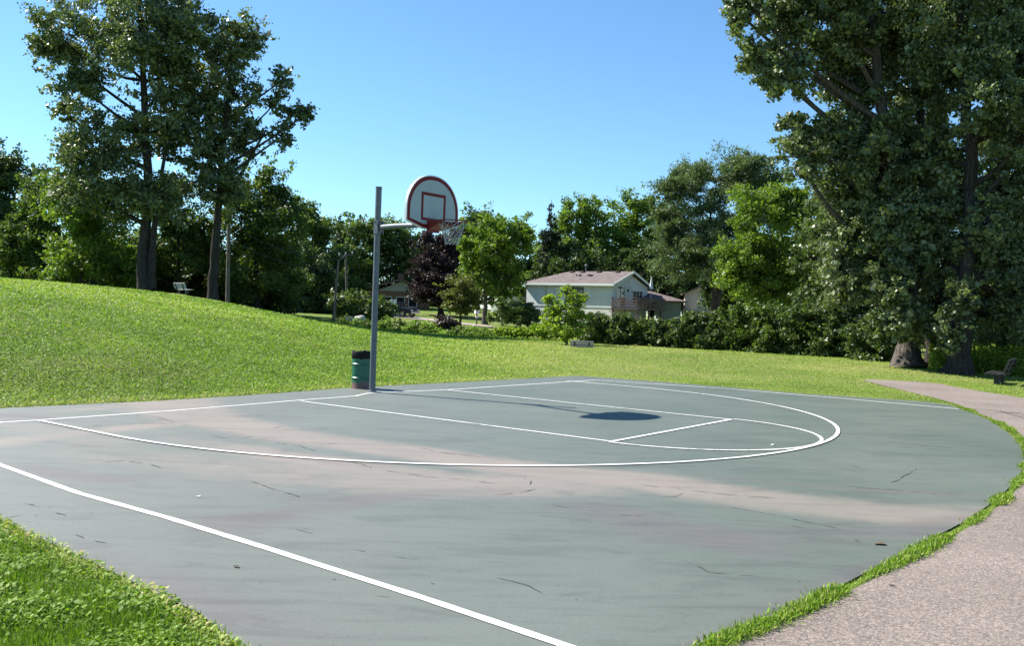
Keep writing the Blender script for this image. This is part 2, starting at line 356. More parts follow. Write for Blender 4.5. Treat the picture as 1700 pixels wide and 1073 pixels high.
# grit, leaf crumbs and chips lying on the slab
ns_ = 420; a_ = rng.random(ns_); r_ = 3.5 + 13 * a_; t_ = rng.uniform(-.62, .55, ns_); gxx, gyy = r_ * np.sin(t_), r_ * np.cos(t_); ok = inside(COURT, gxx, gyy)
for x_, y_ in zip(gxx[ok], gyy[ok]):
    s_ = abs(rng.normal(0, .0028)) + .0012; an = rng.random() * 3.14; c_, d_ = math.cos(an) * s_ * rng.uniform(.7, 2.2), math.sin(an) * s_ * rng.uniform(.7, 2.2)
    CV.append(np.array([(x_ - c_, y_ - d_, .0035), (x_ + d_ * .5, y_ - c_ * .5, .0035), (x_ + c_, y_ + d_, .0045), (x_ - d_ * .5, y_ + c_ * .5, .0035)])); CF.append(np.array([[0, 1, 2, 3]]) + n0); n0 += 4
cme = quad_mesh('crack', np.concatenate(CV), np.concatenate(CF), M_CRACK)
bm = bmesh.new(); bm.from_mesh(courto.data); k0 = len(bm.faces); bm.from_mesh(cme); bm.faces.ensure_lookup_table()
for f in bm.faces[k0:]: f.material_index = 1
courto.data.materials.append(M_CRACK); bm.to_mesh(courto.data); bm.free()

# painted lines
def line_mat():
    m, nt, N, L, P = new_mat('line_paint')
    tc = N.new('ShaderNodeTexCoord').outputs['Object']
    n = noise(N, L, 9, 6, .75, tc); n2 = noise(N, L, .7, 3, .6, tc)
    s = math_(N, L, 'ADD', math_(N, L, 'MULTIPLY', n.outputs['Fac'], .55), math_(N, L, 'MULTIPLY', n2.outputs['Fac'], .45))
    r = ramp(N, [(.36, (.30, .31, .30)), (.43, (.70, .70, .68)), (.5, (.82, .82, .80))]); L.new(s, r.inputs['Fac'])
    L.new(r.outputs['Color'], P.inputs['Base Color']); P.inputs['Roughness'].default_value = .55
    return m
M_LINE = line_mat()
def court_line(name, P, w, label):
    P = resample(P, .12); V, Fq = ribbon(P + 0, w + .003 * rng.normal(0, 1, len(P)), .004 + .0012 * court_line.k); court_line.k += 1
    tag(link(name, quad_mesh(name, V, Fq, M_LINE)), label, 'court line', kind='structure')
court_line.k = 0
LW = .046
def ip(lst): return [gp(x, y)[:2] for x, y in lst]
court_line('baseline', ip([(-90, 708), (60, 698.5), (225, 687), (300, 681.5), (505, 664.5), (590, 658.2), (606, 654.5), (618, 652.6), (634, 652.2), (740, 647.8), (988, 631.5)]), LW, 'white baseline jogging round the foot of the pole')
court_line('sideline', ip([(-110, 730), (0, 773), (130, 820), (278, 861), (440, 911), (700, 994), (935, 1073), (1010, 1098)]), .062, 'broad white sideline crossing the near part of the court')
court_line('sideline', ip([(988, 631.5), (1200, 645.5), (1400, 662.5), (1592, 680)]), .05, 'thin white sideline along the far edge by the lawn')
FTD, CW, CKR, R3, C3 = 5.79, 1.802, 1.88, 5.95, 1.744
for s, lab in ((-1, 'white lane line on the near side of the key'), (1, 'white lane line on the far side of the key')):
    court_line('lane_line', [court(s * CW, v)[:2] for v in (.05, 2, 4, FTD)], LW, lab)
court_line('free_throw_line', [court(u, FTD)[:2] for u in (-CW, 0, CW)], LW + .01, 'white free throw line across the key')
th = np.linspace(0, math.pi, 60)
court_line('key_circle', [court(-CKR * math.cos(a), FTD + CKR * math.sin(a))[:2] for a in th], LW, 'white half circle at the top of the key')
court_line('three_point_arc', [court(-R3, .03)[:2]] + [court(-R3 * math.cos(a), C3 + R3 * math.sin(a))[:2] for a in np.linspace(0, math.pi, 140)] + [court(R3, .03)[:2]], LW + .006, 'white three point arc touching the key circle')

# ------------------------------------------------------------------ asphalt path
def path_mat(name, a, b, c_):
    m, nt, N, L, P = new_mat(name)
    tc = N.new('ShaderNodeTexCoord').outputs['Object']
    n1 = noise(N, L, .5, 4, .6, tc); n2 = noise(N, L, 120, 3, .8, tc)
    v = N.new('ShaderNodeTexVoronoi'); v.inputs['Scale'].default_value = 85; L.new(tc, v.inputs['Vector'])
    r1 = ramp(N, [(.35, a), (.65, b)]); L.new(n1.outputs['Fac'], r1.inputs['Fac'])
    r2 = ramp(N, [(.36, (.34, .33, .33)), (.5, (1, 1, 1)), (.66, (1.7, 1.66, 1.6))]); L.new(n2.outputs['Fac'], r2.inputs['Fac'])
    sep = N.new('ShaderNodeSeparateColor'); L.new(v.outputs['Color'], sep.inputs[0])
    r3 = ramp(N, [(.0, (.55, .55, .58)), (.5, (1, 1, 1)), (.95, (1.5, 1.42, 1.38))]); L.new(sep.outputs[0], r3.inputs['Fac'])
    c = mixc(N, L, mixc(N, L, r1.outputs['Color'], r2.outputs['Color'], .85, 'MULTIPLY'), r3.outputs['Color'], .8, 'MULTIPLY')
    L.new(c, P.inputs['Base Color']); P.inputs['Roughness'].default_value = .85; P.inputs['Specular IOR Level'].default_value = .25
    bump(N, L, P, n2.outputs['Fac'], .7, .008)
    return m
M_PATH = path_mat('path_asphalt', (.180, .152, .132), (.238, .203, .178), 0)
def draped(name, poly, step, mat, z):
    poly = np.asarray(poly)
    ax = np.arange(poly[:, 0].min() - step, poly[:, 0].max() + 2 * step, step); ay = np.arange(poly[:, 1].min() - step, poly[:, 1].max() + 2 * step, step)
    X, Y = np.meshgrid(ax, ay); I = inside(poly, X, Y); d, bx, by = dist_poly(poly, X, Y, nearest=True)
    X = np.where(I, X, bx); Y = np.where(I, Y, by); ii = np.arange(X.size).reshape(X.shape)
    cell = I[:-1, :-1] | I[:-1, 1:] | I[1:, 1:] | I[1:, :-1]
    F = np.stack([ii[:-1, :-1], ii[:-1, 1:], ii[1:, 1:], ii[1:, :-1]], -1)[cell]
    u = np.unique(F); rm = np.full(X.size, -1); rm[u] = np.arange(len(u))
    x, y = X.ravel()[u], Y.ravel()[u]
    return link(name, quad_mesh(name, np.stack([x, y, hgt(x, y) + z], -1), rm[F], mat))
tag(draped('path', PATH, .25, M_PATH, .004), 'pinkish grey asphalt path curving past the court', 'path', kind='structure')
# tar crack with pale splash on the path
tb = MB()
for c in ([(1590, 678), (1640, 681), (1700, 690)], [(1660, 683), (1680, 690), (1710, 697)], [(1650, 686), (1700, 686)]):
    V, Fq = ribbon(resample(ip(c), .1), .03, .0); V[:, 2] = hgt(V[:, 0], V[:, 1]) + .010; tb.add(V, [tuple(f) for f in Fq])
tag(tb.build('path_crack', M_CRACK), 'dark tar filled crack across the pinkish path', 'crack', kind='structure')

# ------------------------------------------------------------------ grass
def blades(X, Y, Z, length, width, tilt, rnd):
    """bent single leaf quads: root pair, tip pair"""
    n = len(X); a = rng.random(n) * 2 * math.pi; t = tilt
    d = np.stack([np.cos(a) * np.sin(t), np.sin(a) * np.sin(t), np.cos(t)], 1) * length[:, None]
    a2 = a + math.pi / 2 + rng.normal(0, .5, n); s = np.stack([np.cos(a2), np.sin(a2), rng.normal(0, .25, n)], 1) * width[:, None] / 2
    O = np.stack([X, Y, Z], 1)
    V = np.stack([O, O + d * .55 + s, O + d, O + d * .55 - s], 1).reshape(-1, 3)
    return V, np.arange(4 * n).reshape(n, 4), rnd
M_GRASS = leaf_mat('grass_blade', (.050, .105, .010), (.165, .250, .035), .3, .5, .3)
def grass_mat2():
    m = leaf_mat('grass_dry', (.085, .155, .012), (.32, .27, .12), .28, .6, .15); N = m.node_tree.nodes
    r = [n for n in N if n.type == 'VALTORGB'][0]; e = r.color_ramp.elements
    e[1].color = (.46, .38, .20, 1); k = e.new(.80); k.color = (.30, .39, .08, 1); k = e.new(.4); k.color = (.17, .28, .03, 1)
    return m
M_GRASS2 = grass_mat2()
def vnoise(X, Y, s, seed):
    r = np.random.default_rng(seed); G = r.random((64, 64)); x = X * s; y = Y * s
    xi = np.floor(x).astype(int); yi = np.floor(y).astype(int); fx = x - xi; fy = y - yi; fx = fx * fx * (3 - 2 * fx); fy = fy * fy * (3 - 2 * fy)
    g = lambda i, j: G[i % 64, j % 64]
    return (g(xi, yi) * (1 - fx) + g(xi + 1, yi) * fx) * (1 - fy) + (g(xi, yi + 1) * (1 - fx) + g(xi + 1, yi + 1) * fx) * fy
def scatter(n, r0, r1, a0, a1):
    """random ground points, density falling with the square of the distance"""
    r = r0 * (r1 / r0) ** rng.random(n); a = R_(a0) + (R_(a1) - R_(a0)) * rng.random(n)
    return r * np.sin(a), r * np.cos(a), r
def grass_obj(name, X, Y, Z, ln, wd, tl, rnd, label, mat):
    V, F, r = blades(X, Y, Z, ln, wd, tl, rnd)
    return tag(link(name, quad_mesh(name, V, F, mat, fattrs=dict(rnd=r))), label, 'grass', kind='stuff')
# clover and grass of the near left corner
n = 260000
X, Y, r = scatter(n, 3.6, 9, -70, 0)
side = (X * .68 + Y * .73) < (-1.13 * .68 + 4.2 * .73) + .0
d = dist_poly(COURT, X, Y); keep = ~inside(COURT, X, Y) & side & (d > .01); X, Y, d = X[keep], Y[keep], d[keep]
n = len(X); clump = vnoise(X, Y, 5, 3); tall = vnoise(X, Y, 2.2, 5)
broad = rng.random(n) < .62 * smooth(.25, .65, clump + .15)
ln = np.where(broad, rng.uniform(.014, .034, n), rng.uniform(.03, .085, n)) * (.75 + .5 * tall); wd = np.where(broad, ln * rng.uniform(.55, .85, n), rng.uniform(.003, .007, n))
tl = np.where(broad, rng.uniform(.9, 1.5, n), rng.uniform(.1, 1.2, n))
z = hgt(X, Y) - .012 + np.where(broad, rng.uniform(.005, .06, n), 0) * (.35 + .9 * tall)
dry = (rng.random(n) < .6 * (1 - smooth(.03, .22, d)))
rn = np.where(dry, rng.uniform(.75, 1., n), np.clip(rng.beta(1.6, 2.8, n) * .72 + .3 * (clump - .45), 0, .56))
grass_obj('grass', X, Y, z, ln, wd, tl, rn, 'clover and long grass in the near left corner by the court', M_GRASS2)
# hill and lawn
n = 1050000
X, Y, r = scatter(n, 11.5, 66, -46, 36)
keep = ~inside(COURT, X, Y) & ~inside(PATH, X, Y); X, Y, r = X[keep], Y[keep], r[keep]; n = len(X)
d = dist_poly(COURT, X, Y); dp = dist_poly(PATH, X, Y); cl = vnoise(X, Y, 1.1, 8); big = vnoise(X, Y, .16, 9) * .6 + vnoise(X, Y, .5, 10) * .4
left = smooth(4, -3, X)
k = .55 + .45 * left
sz = (.013 + .0016 * r) * k; ln = sz * rng.uniform(.5, 1.6, n); wd = ln * rng.uniform(.2, .6, n); tl = rng.uniform(.75, 1.5, n)
z = hgt(X, Y) - .012 + rng.uniform(0, .02, n) * (1 + left)
edge = 1 - smooth(.05, .55, np.minimum(d, dp * 1.4)); dryp = .55 * edge * smooth(.25, .6, cl + .2) + (.10 + .45 * smooth(.38, .72, big)) * (1 - left * .75) * smooth(14, 26, r)
rn = np.where(rng.random(n) < dryp, rng.uniform(.8, 1., n), np.clip(rng.beta(1.5, 1.9, n) * .86 + .60 * (big - .5) + .34 * (cl - .5), 0, .88))
grass_obj('grass', X, Y, z, ln, wd, tl, rn, 'short mown grass with clover on the hill and lawn', M_GRASS2)
# strip between path and court
mid = np.array(P2([(1150, 1084), (1230, 1056), (1300, 1029), (1370, 995), (1440, 961), (1510, 928), (1570, 894), (1625, 862), (1670, 826), (1700, 792), (1711, 770), (1711, 752), (1698, 732), (1672, 712), (1645, 697), (1612, 684), (1585, 673)]))
mid = resample(mid, .01); n = 60000
i = rng.integers(0, len(mid), n); gap = smooth(.12, .5, vnoise(np.arange(len(mid)) * .01, np.zeros(len(mid)), 2.4, 20)[i])
X = mid[i, 0] + rng.normal(0, .023, n) * (.5 + gap); Y = mid[i, 1] + rng.normal(0, .023, n) * (.5 + gap)
keep = (rng.random(n) < .12 + .88 * gap); X, Y, gap = X[keep], Y[keep], gap[keep]; n = len(X)
r = np.hypot(X, Y); broad = rng.random(n) < .12
ln = rng.uniform(.016, .050, n) * (.45 + .6 * gap); wd = np.where(broad, ln * .35, rng.uniform(.003, .006, n) * (1 + r / 12)); tl = rng.uniform(.2, 1.45, n)
rn = np.where(rng.random(n) < .12, rng.uniform(.82, 1, n), rng.beta(2, 2.4, n) * .8)
grass_obj('grass', X, Y, np.full(n, -.004) + rng.uniform(0, .018, n), ln, wd, tl, rn, 'ragged strip of grass growing between the court and path', M_GRASS2)

# ------------------------------------------------------------------ trees
BARK = bark_mat('bark_grey', (.035, .030, .026), (.17, .15, .13))
BARKD = bark_mat('bark_dark', (.02, .018, .016), (.085, .075, .065))
LEAF = {
 'cotton': leaf_mat('leaf_cottonwood', (.030, .056, .020), (.21, .255, .122), .24, .42, .45),
 'mid': leaf_mat('leaf_mid', (.034, .068, .014), (.140, .195, .055), .36, .5, .3),
 'light': leaf_mat('leaf_light', (.065, .120, .014), (.170, .240, .050), .42, .5, .3),
 'bright': leaf_mat('leaf_bright', (.120, .190, .020), (.26, .34, .060), .45, .5, .3),
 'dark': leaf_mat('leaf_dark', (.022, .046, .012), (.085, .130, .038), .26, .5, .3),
 'spruce': leaf_mat('leaf_spruce', (.010, .022, .012), (.032, .050, .026), .1, .6, .2),
 'purple': leaf_mat('leaf_purple', (.020, .012, .017), (.066, .044, .052), .15, .5, .3),
 'olive': leaf_mat('leaf_olive', (.070, .090, .018), (.160, .165, .050), .35, .5, .3),
 'locust': leaf_mat('leaf_locust', (.050, .085, .036), (.130, .175, .085), .32, .5, .3),
 'hedge': leaf_mat('leaf_hedge', (.036, .068, .018), (.120, .165, .060), .3, .45, .35),
 'plant': leaf_mat('leaf_plant', (.090, .160, .030), (.210, .300, .080), .42, .5, .3),
}
def leaves(C, size, asp, up=.5, crand=None):
    n = len(C); nv = rng.normal(0, 1, (n, 3)); nv[:, 2] += up * 2; nv /= np.linalg.norm(nv, axis=1)[:, None] + 1e-9
    t = rng.normal(0, 1, (n, 3)); t[:, 2] -= .5; t -= nv * (t * nv).sum(1)[:, None]; t /= np.linalg.norm(t, axis=1)[:, None] + 1e-9
    b = np.cross(nv, t); s = size * np.exp(rng.normal(-.08, .34, n))[:, None]; w = s * asp
    fold = nv * s * rng.uniform(-.18, .18, n)[:, None]
    V = np.stack([C - t * s * .5, C + b * w * .5 + fold, C + t * s * .5, C - b * w * .5 + fold], 1).reshape(-1, 3)
    return V, np.arange(4 * n).reshape(n, 4)
def bez(a, b, sag, n=6):
    a = np.array(a); b = np.array(b); m = (a + b) / 2 + sag
    t = np.linspace(0, 1, n)[:, None]; return (1 - t) ** 2 * a + 2 * t * (1 - t) * m + t * t * b
def tree(name, label, base, D, trunk, lobes, leaf, size, cat='tree', group=None, cover=1., asp=.75, bark=None, cs=.30, up=.35, limbs=True, tr=.25, stems=None, crown_name='crown', trunk_name='trunk', depthk=1., zb=None, flare=1.5, hollow=.45, ragged=1.):
    """base px, D metres away; trunk: [(px,py)...] upwards; lobes: (px,py,rx,ry[,depth offset m]) seen size of each bough mass"""
    bx_, by_ = at(base, 500, D)[:2]; bz = (h1(bx_, by_) if zb is None else zb) - .05
    root = empty(name, (bx_, by_, bz), 0, label, cat, group); B = np.array([bx_, by_, bz])
    tm = MB()
    tp = [B - B]
    for k, p in enumerate(trunk): tp.append(at(p[0], p[1], D + (p[2] if len(p) > 2 else 0)) - B)
    tp = np.array(tp); tp = np.array([np.interp(np.linspace(0, len(tp) - 1, 4 * len(tp)), range(len(tp)), tp[:, i]) for i in range(3)]).T
    tp[1:-1, :2] += rng.normal(0, tr * .12, (len(tp) - 2, 2))
    q = np.linspace(0, 1, len(tp)); rad = tr * (1 - .78 * q); rad[0] *= flare; rad[1] *= 1 + (flare - 1) * .3
    tm.tube(tp, rad, 12 if tr > .2 else 7)
    for sstem in (stems or []):
        sp_ = np.array([at(p[0], p[1], D + (p[2] if len(p) > 2 else 0)) - B for p in sstem[1:]]); tm.tube(bez(sp_[0], sp_[-1], (sp_[len(sp_) // 2] - (sp_[0] + sp_[-1]) / 2) * 2, 9), np.linspace(sstem[0], sstem[0] * .35, 9), 8)
    CC = []; RN = []; SS = []
    for lb in lobes:
        px, py, rx, ry = lb[:4]; off = lb[4] if len(lb) > 4 else rng.normal(0, .35) * rx * D / FOC
        c = at(px, py, D + off) - B; sx_, sz_ = rx * (D + off) / FOC, ry * (D + off) / FOC; sy_ = sx_ * depthk
        if limbs and tr > 0:
            h = c[2] - .55 * np.hypot(*c[:2]) - .2 * sz_
            j = int(np.argmin(np.abs(tp[:, 2] - max(h, tp[-1, 2] * .22)))); j = min(max(j, 2), len(tp) - 1)
            lp = bez(tp[j], c, np.array([0, 0, -.12 * np.linalg.norm(c - tp[j])]) + rng.normal(0, .08, 3) * np.linalg.norm(c - tp[j]), 7)
            tm.tube(lp, np.linspace(min(rad[j] * .6, tr * .5), .02 + tr * .06, 7), 6, False)
        area = 4 * math.pi * ((sx_ * sz_) ** 1.6 / 3 + (sx_ * sy_) ** 1.6 / 3 + (sy_ * sz_) ** 1.6 / 3) ** (1 / 1.6)
        nl = int(1.75 * cover * area / (size * size * asp * .5)); csz = 1.2 * cs * (sx_ * sy_ * sz_) ** (1 / 3)
        nc = max(6, int(6 + 2.4 / (cs * cs) * .55))
        nc = int(nc * 1.7); dv = rng.normal(0, 1, (nc, 3)); dv /= np.linalg.norm(dv, axis=1)[:, None]
        rr = hollow + (1.06 - hollow) * rng.random(nc) ** .75; far_ = rng.random(nc) < .22 * ragged; rr = np.where(far_, rng.uniform(1., 1.42, nc), rr)
        cc = c + dv * rr[:, None] * np.array([sx_, sy_, sz_])
        if limbs:
            for q_ in cc[::2]: tm.tube(bez(c + (q_ - c) * .05, q_, np.array([0, 0, .1 * sz_]), 4), [.018 + tr * .035, .014 + tr * .02, .012, .006], 4, False)
        w = rng.uniform(.4, 1.6, nc) * np.where(far_, .38, 1); w /= w.sum(); ci = rng.choice(nc, nl, p=w)
        e = rng.normal(0, 1, (nl, 3)); e /= np.linalg.norm(e, axis=1)[:, None]; e *= (rng.random(nl) ** .45)[:, None] * (rng.uniform(.55, 1.15, nc) * np.where(far_, .7, 1))[ci][:, None]
        st_ = rng.normal(0, 1, (nc, 3)) * .35 + dv * .9; CC.append(cc[ci] + e * csz * np.array([1.1, 1.1, .75]) + st_[ci] * csz * rng.uniform(-.75, .75, nl)[:, None]); cl = rng.normal(0, .16, nc)[ci]
        RN.append(np.clip(rng.beta(2.2, 2.2, nl) + cl, 0, 1))
    C = np.concatenate(CC); rn = np.concatenate(RN); g = C[:, 2] > -.0
    C, rn = C[g], rn[g]
    V, F = leaves(C, size, asp, up)
    if limbs or tr > 0: tm.build(trunk_name, bark or BARKD, root, smooth=True)
    link(crown_name, quad_mesh(crown_name, V, F, LEAF[leaf] if isinstance(leaf, str) else leaf, fattrs=dict(rnd=rn)), root)
    return root
# right giants at the path
G3 = 'giant cottonwoods at the end of the path'
tree('cottonwood_tree', 'huge cottonwood with a flared sunlit trunk base, left of three trunks by the path', 1512, 34, [(1512, 520), (1500, 400), (1475, 250, -.5), (1450, 80, -.5), (1430, -140, -.5)],
     [(1256, 18, 44, 30, -1), (1300, 55, 66, 55), (1308, 128, 42, 36, -1), (1372, 30, 60, 60), (1425, 110, 70, 70), (1262, 95, 32, 26, -1), (1225, 20, 20, 18, 0), (1362, 228, 56, 42), (1330, 262, 38, 36, -1), (1315, 205, 24, 18), (1440, 220, 70, 62), (1412, 318, 58, 60), (1470, 400, 58, 68), (1500, 480, 42, 58), (1524, 545, 26, 26, -1), (1460, 20, 70, 70), (1340, -50, 85, 55), (1440, -80, 90, 60), (1500, 300, 50, 60), (1400, 400, 45, 50), (1410, 470, 40, 50), (1500, 530, 34, 32, -2), (1478, 480, 34, 44, -2), (1512, 420, 36, 50, -2), (1480, 350, 50, 50, -1.5), (1450, 270, 50, 50, -1), (1500, 556, 16, 12, -1.2)],
     'cotton', .135, group=G3, up=.15, cover=1.25, bark=BARK, tr=.42, cs=.27, flare=1.7)
tree('cottonwood_tree', 'cottonwood with a slim dark trunk standing between two huge trunks by the path', 1551, 35.5, [(1551, 540), (1545, 400), (1530, 220), (1520, 60), (1510, -120)],
     [(1505, 55, 72, 80), (1535, 160, 60, 70), (1525, 275, 60, 70), (1545, 385, 50, 62), (1560, 470, 46, 56), (1520, -70, 90, 60), (1560, 60, 60, 70), (1580, 330, 40, 60), (1575, 560, 26, 24, -2), (1545, 530, 36, 36)],
     'cotton', .135, group=G3, up=.15, cover=1.2, bark=BARKD, tr=.30, cs=.27, flare=1.2)
tree('cottonwood_tree', 'huge cottonwood with a thick dark trunk, nearest of three to the black bench', 1594, 31.5, [(1598, 540), (1607, 430), (1614, 280), (1600, 120), (1600, -100)],
     [(1600, 40, 80, 80), (1652, 168, 50, 50, -1.5), (1690, 110, 50, 60), (1700, 225, 48, 44, -1.5), (1570, 130, 50, 50, 1), (1672, 300, 40, 36), (1700, 350, 60, 60), (1672, 430, 50, 60), (1705, 500, 50, 60), (1590, -70, 90, 60), (1700, -30, 90, 70), (1730, 150, 60, 90), (1660, 540, 50, 36, 2), (1735, 440, 60, 80), (1640, 100, 50, 50, -1), (1565, 340, 34, 60, .5), (1560, 250, 40, 50, .8), (1572, 430, 30, 50, .6), (1600, 492, 26, 30, -1.2), (1640, 370, 36, 46, -1), (1580, 540, 24, 26, -1), (1575, 570, 16, 18, -.8)],
     'cotton', .125, group=G3, up=.15, cover=1.2, bark=BARKD, tr=.38, cs=.27, flare=1.6, stems=[(.17, (1607, 360), (1640, 320, -.5), (1668, 290, -1))])  # darker bark here puts the shade on the trunk into its colour
tree('cottonwood_tree', 'tall dense dark cottonwood filling the right edge behind the black bench', 1740, 41, [(1740, 480), (1730, 250), (1725, 0)],
     [(1660, 480, 60, 70), (1720, 400, 70, 80), (1640, 400, 50, 70), (1700, 540, 80, 40), (1760, 250, 90, 100), (1620, 500, 45, 60), (1770, 520, 70, 60), (1680, 250, 60, 70), (1760, 60, 90, 100)], 'cotton', .16, up=.15, cover=1.1, tr=.4, cs=.27)
# left giants on the hill
G2 = 'tall cottonwoods on the hill crest'
tree('cottonwood_tree', 'very tall broad cottonwood behind the hill crest, left of the small white slatted bench', 240, 56, [(238, 420), (246, 330), (240, 200), (235, 60), (230, -80)],
     [(240, 40, 92, 72), (150, 58, 78, 60), (85, 78, 34, 28), (282, 112, 52, 68), (132, 140, 50, 42), (172, 232, 66, 46), (120, 246, 32, 34), (242, 205, 60, 56), (292, 200, 38, 64), (196, 312, 74, 46), (130, 300, 46, 46), (262, 332, 46, 44), (225, -50, 90, 50), (110, 185, 26, 22), (300, 40, 40, 60), (80, 35, 24, 18)],
     'cotton', .18, group=G2, up=.15, cover=.72, bark=BARKD, tr=.40, cs=.23, stems=[(.28, (252, 480), (256, 380), (275, 250))], hollow=.35)
tree('cottonwood_tree', 'tall cottonwood with a long bare limb reaching out to the right over the hill', 352, 58, [(356, 430), (362, 340), (372, 220), (385, 90)],
     [(378, 66, 50, 44), (350, 118, 40, 60), (414, 66, 28, 36), (388, 160, 46, 56), (340, 215, 40, 56), (402, 228, 36, 36), (318, 150, 30, 50), (470, 132, 20, 26), (490, 188, 28, 20), (468, 226, 20, 22), (458, 168, 16, 20), (512, 186, 14, 11), (330, 300, 46, 46), (378, 312, 36, 36), (360, 260, 40, 40)],
     'cotton', .18, group=G2, up=.15, cover=.72, bark=BARKD, tr=.36, cs=.23, stems=[(.17, (372, 340), (405, 280), (442, 215))], hollow=.35)
# the wood at the left, behind the hill
tree('broadleaf_tree', 'dark tree at the far left edge, taller than its pale green neighbour', 8, 78, [(10, 420), (12, 300)], [(12, 298, 48, 44), (26, 380, 48, 60), (-40, 330, 60, 80), (-30, 430, 60, 60), (10, 440, 60, 50)], 'dark', .22, cover=1.1, tr=.3)
tree('broadleaf_tree', 'pale green tree at the left edge below the hill skyline trees', 66, 66, [(66, 420), (68, 330)], [(70, 322, 32, 32), (58, 378, 42, 50), (92, 425, 38, 44), (40, 440, 44, 40), (20, 400, 30, 40)], 'mid', .19, cover=1.1, tr=.2)
tree('broadleaf_tree', 'leafy green tree under the broad left cottonwood', 135, 62, [(135, 420), (138, 340)], [(120, 330, 44, 42), (140, 400, 58, 58), (184, 442, 48, 38), (170, 360, 44, 40), (110, 445, 40, 34)], 'light', .18, cover=1.1, tr=.2)
tree('broadleaf_tree', 'shaded tree between the two tall cottonwood trunks', 296, 67, [(296, 420), (294, 350)], [(290, 345, 44, 54), (305, 415, 52, 46), (262, 425, 44, 40), (330, 400, 36, 40), (225, 430, 40, 44)], 'mid', .19, cover=.85, tr=.2)
tree('broadleaf_tree', 'big dark rounded tree right of the tall hill cottonwoods', 425, 70, [(425, 420), (428, 340)], [(430, 322, 46, 38), (400, 382, 50, 58), (450, 400, 48, 58), (430, 462, 66, 46), (385, 330, 26, 30), (470, 350, 24, 30)], 'mid', .20, cover=1.15, tr=.3)
tree('broadleaf_tree', 'grey green tree behind the leaning utility pole', 520, 94, [(520, 440), (518, 390)], [(516, 380, 42, 38), (520, 440, 58, 56), (562, 470, 48, 44), (480, 440, 40, 50), (500, 360, 22, 18)], 'mid', .24, cover=1.1, tr=.25)
def spruce(label, px, D, top, bot, hw, leaf='spruce'):
    b = at(px, 500, D); z0 = h1(b[0], b[1]); zt = at(px, top, D)[2]; W_ = hw * D / FOC; zb_ = at(px, bot, D)[2]
    root = empty('spruce_tree', (b[0], b[1], z0 - .05), 0, label, 'tree')
    MB().tube([(0, 0, 0), (0, 0, (zt - z0) * .6), (0, 0, zt - z0)], [.22, .12, .02], 8).build('trunk', BARKD, root, smooth=True)
    nb = 190; tb_ = rng.random(nb) ** .6; ab = rng.random(nb) * 2 * math.pi; lb_ = (.12 + W_ * tb_ ** .85) * rng.uniform(.65, 1.1, nb); n = 20000
    bi = rng.choice(nb, n, p=(lb_ + .15) / (lb_ + .15).sum()); q = rng.random(n) ** .7
    rr = q * lb_[bi]; a = ab[bi] + rng.normal(0, .22, n) * (1.1 - .6 * q); zz = (zt - z0) - (zt - zb_) * tb_[bi] - .35 * rr + rng.normal(0, .12, n) + .1 * rr * q
    V, F = leaves(np.stack([rr * np.cos(a), rr * np.sin(a), zz], 1), .24, .45, .6)
    link('crown', quad_mesh('crown', V, F, LEAF[leaf], fattrs=dict(rnd=rng.random(n))), root)
spruce('dark pointed spruce top rising behind the utility pole wires', 561, 98, 354, 500, 36)
tree('broadleaf_tree', 'dark wide tree behind the brown brick house and the hoop pole', 622, 112, [(622, 440), (624, 400)], [(598, 395, 38, 30), (652, 396, 36, 30), (630, 440, 58, 44), (590, 450, 42, 44), (668, 430, 20, 30), (625, 385, 30, 24)], 'mid', .27, cover=1.15, tr=.3)
tree('broadleaf_tree', 'small bright tree showing between the backboard arm and the purple maple', 694, 130, [(694, 460), (694, 430)], [(694, 420, 22, 20), (690, 455, 30, 30)], 'light', .30, tr=.2)
tree('maple_tree', 'dark purple leaved maple under the basketball net', 733, 97, [(733, 490), (734, 440)], [(722, 415, 30, 30), (722, 460, 36, 34), (746, 440, 40, 46), (703, 466, 20, 28), (756, 478, 30, 28), (730, 490, 40, 14), (752, 408, 22, 24)], 'purple', .24, cover=1.2, tr=.3)
tree('broadleaf_tree', 'mid green tree behind the right side of the basketball rim', 792, 120, [(792, 440), (792, 390)], [(790, 368, 28, 24), (802, 400, 42, 38), (765, 425, 36, 40), (810, 440, 46, 40), (775, 380, 18, 20)], 'mid', .28, tr=.3)
tree('maple_tree', 'large sunny light green maple left of the grey green house', 806, 84, [(806, 490), (812, 440), (826, 400)], [(838, 384, 42, 28), (808, 412, 38, 32), (852, 416, 30, 30), (798, 452, 30, 32), (834, 456, 36, 34), (850, 470, 14, 18), (820, 486, 26, 18), (778, 430, 14, 16)], 'light', .23, cover=1.1, tr=.24, bark=BARK)
tree('ornamental_tree', 'small olive yellow round tree in front of the driveway', 765, 74, [(765, 510), (765, 490)], [(765, 482, 27, 20), (752, 500, 18, 16), (780, 502, 22, 17), (766, 512, 20, 8)], 'olive', .16, cover=1., tr=.11)
spruce('dark conical spruce behind the grey house roof', 910, 106, 330, 500, 44)
tree('broadleaf_tree', 'loose light green tree right of the dark spruce behind the grey house roof', 962, 112, [(962, 440), (960, 390)], [(956, 364, 36, 26), (940, 402, 36, 30), (986, 402, 40, 40), (980, 350, 24, 22), (930, 430, 40, 34), (990, 440, 40, 30)], 'light', .28, cover=.9, tr=.3)
tree('broadleaf_tree', 'tall green tree behind the gable peak of the grey house', 1056, 114, [(1056, 440), (1058, 380)], [(1046, 348, 34, 30), (1030, 390, 36, 40), (1082, 402, 46, 50), (1062, 432, 56, 30), (1090, 360, 26, 30), (1016, 430, 40, 34)], 'light', .28, cover=.9, tr=.3)
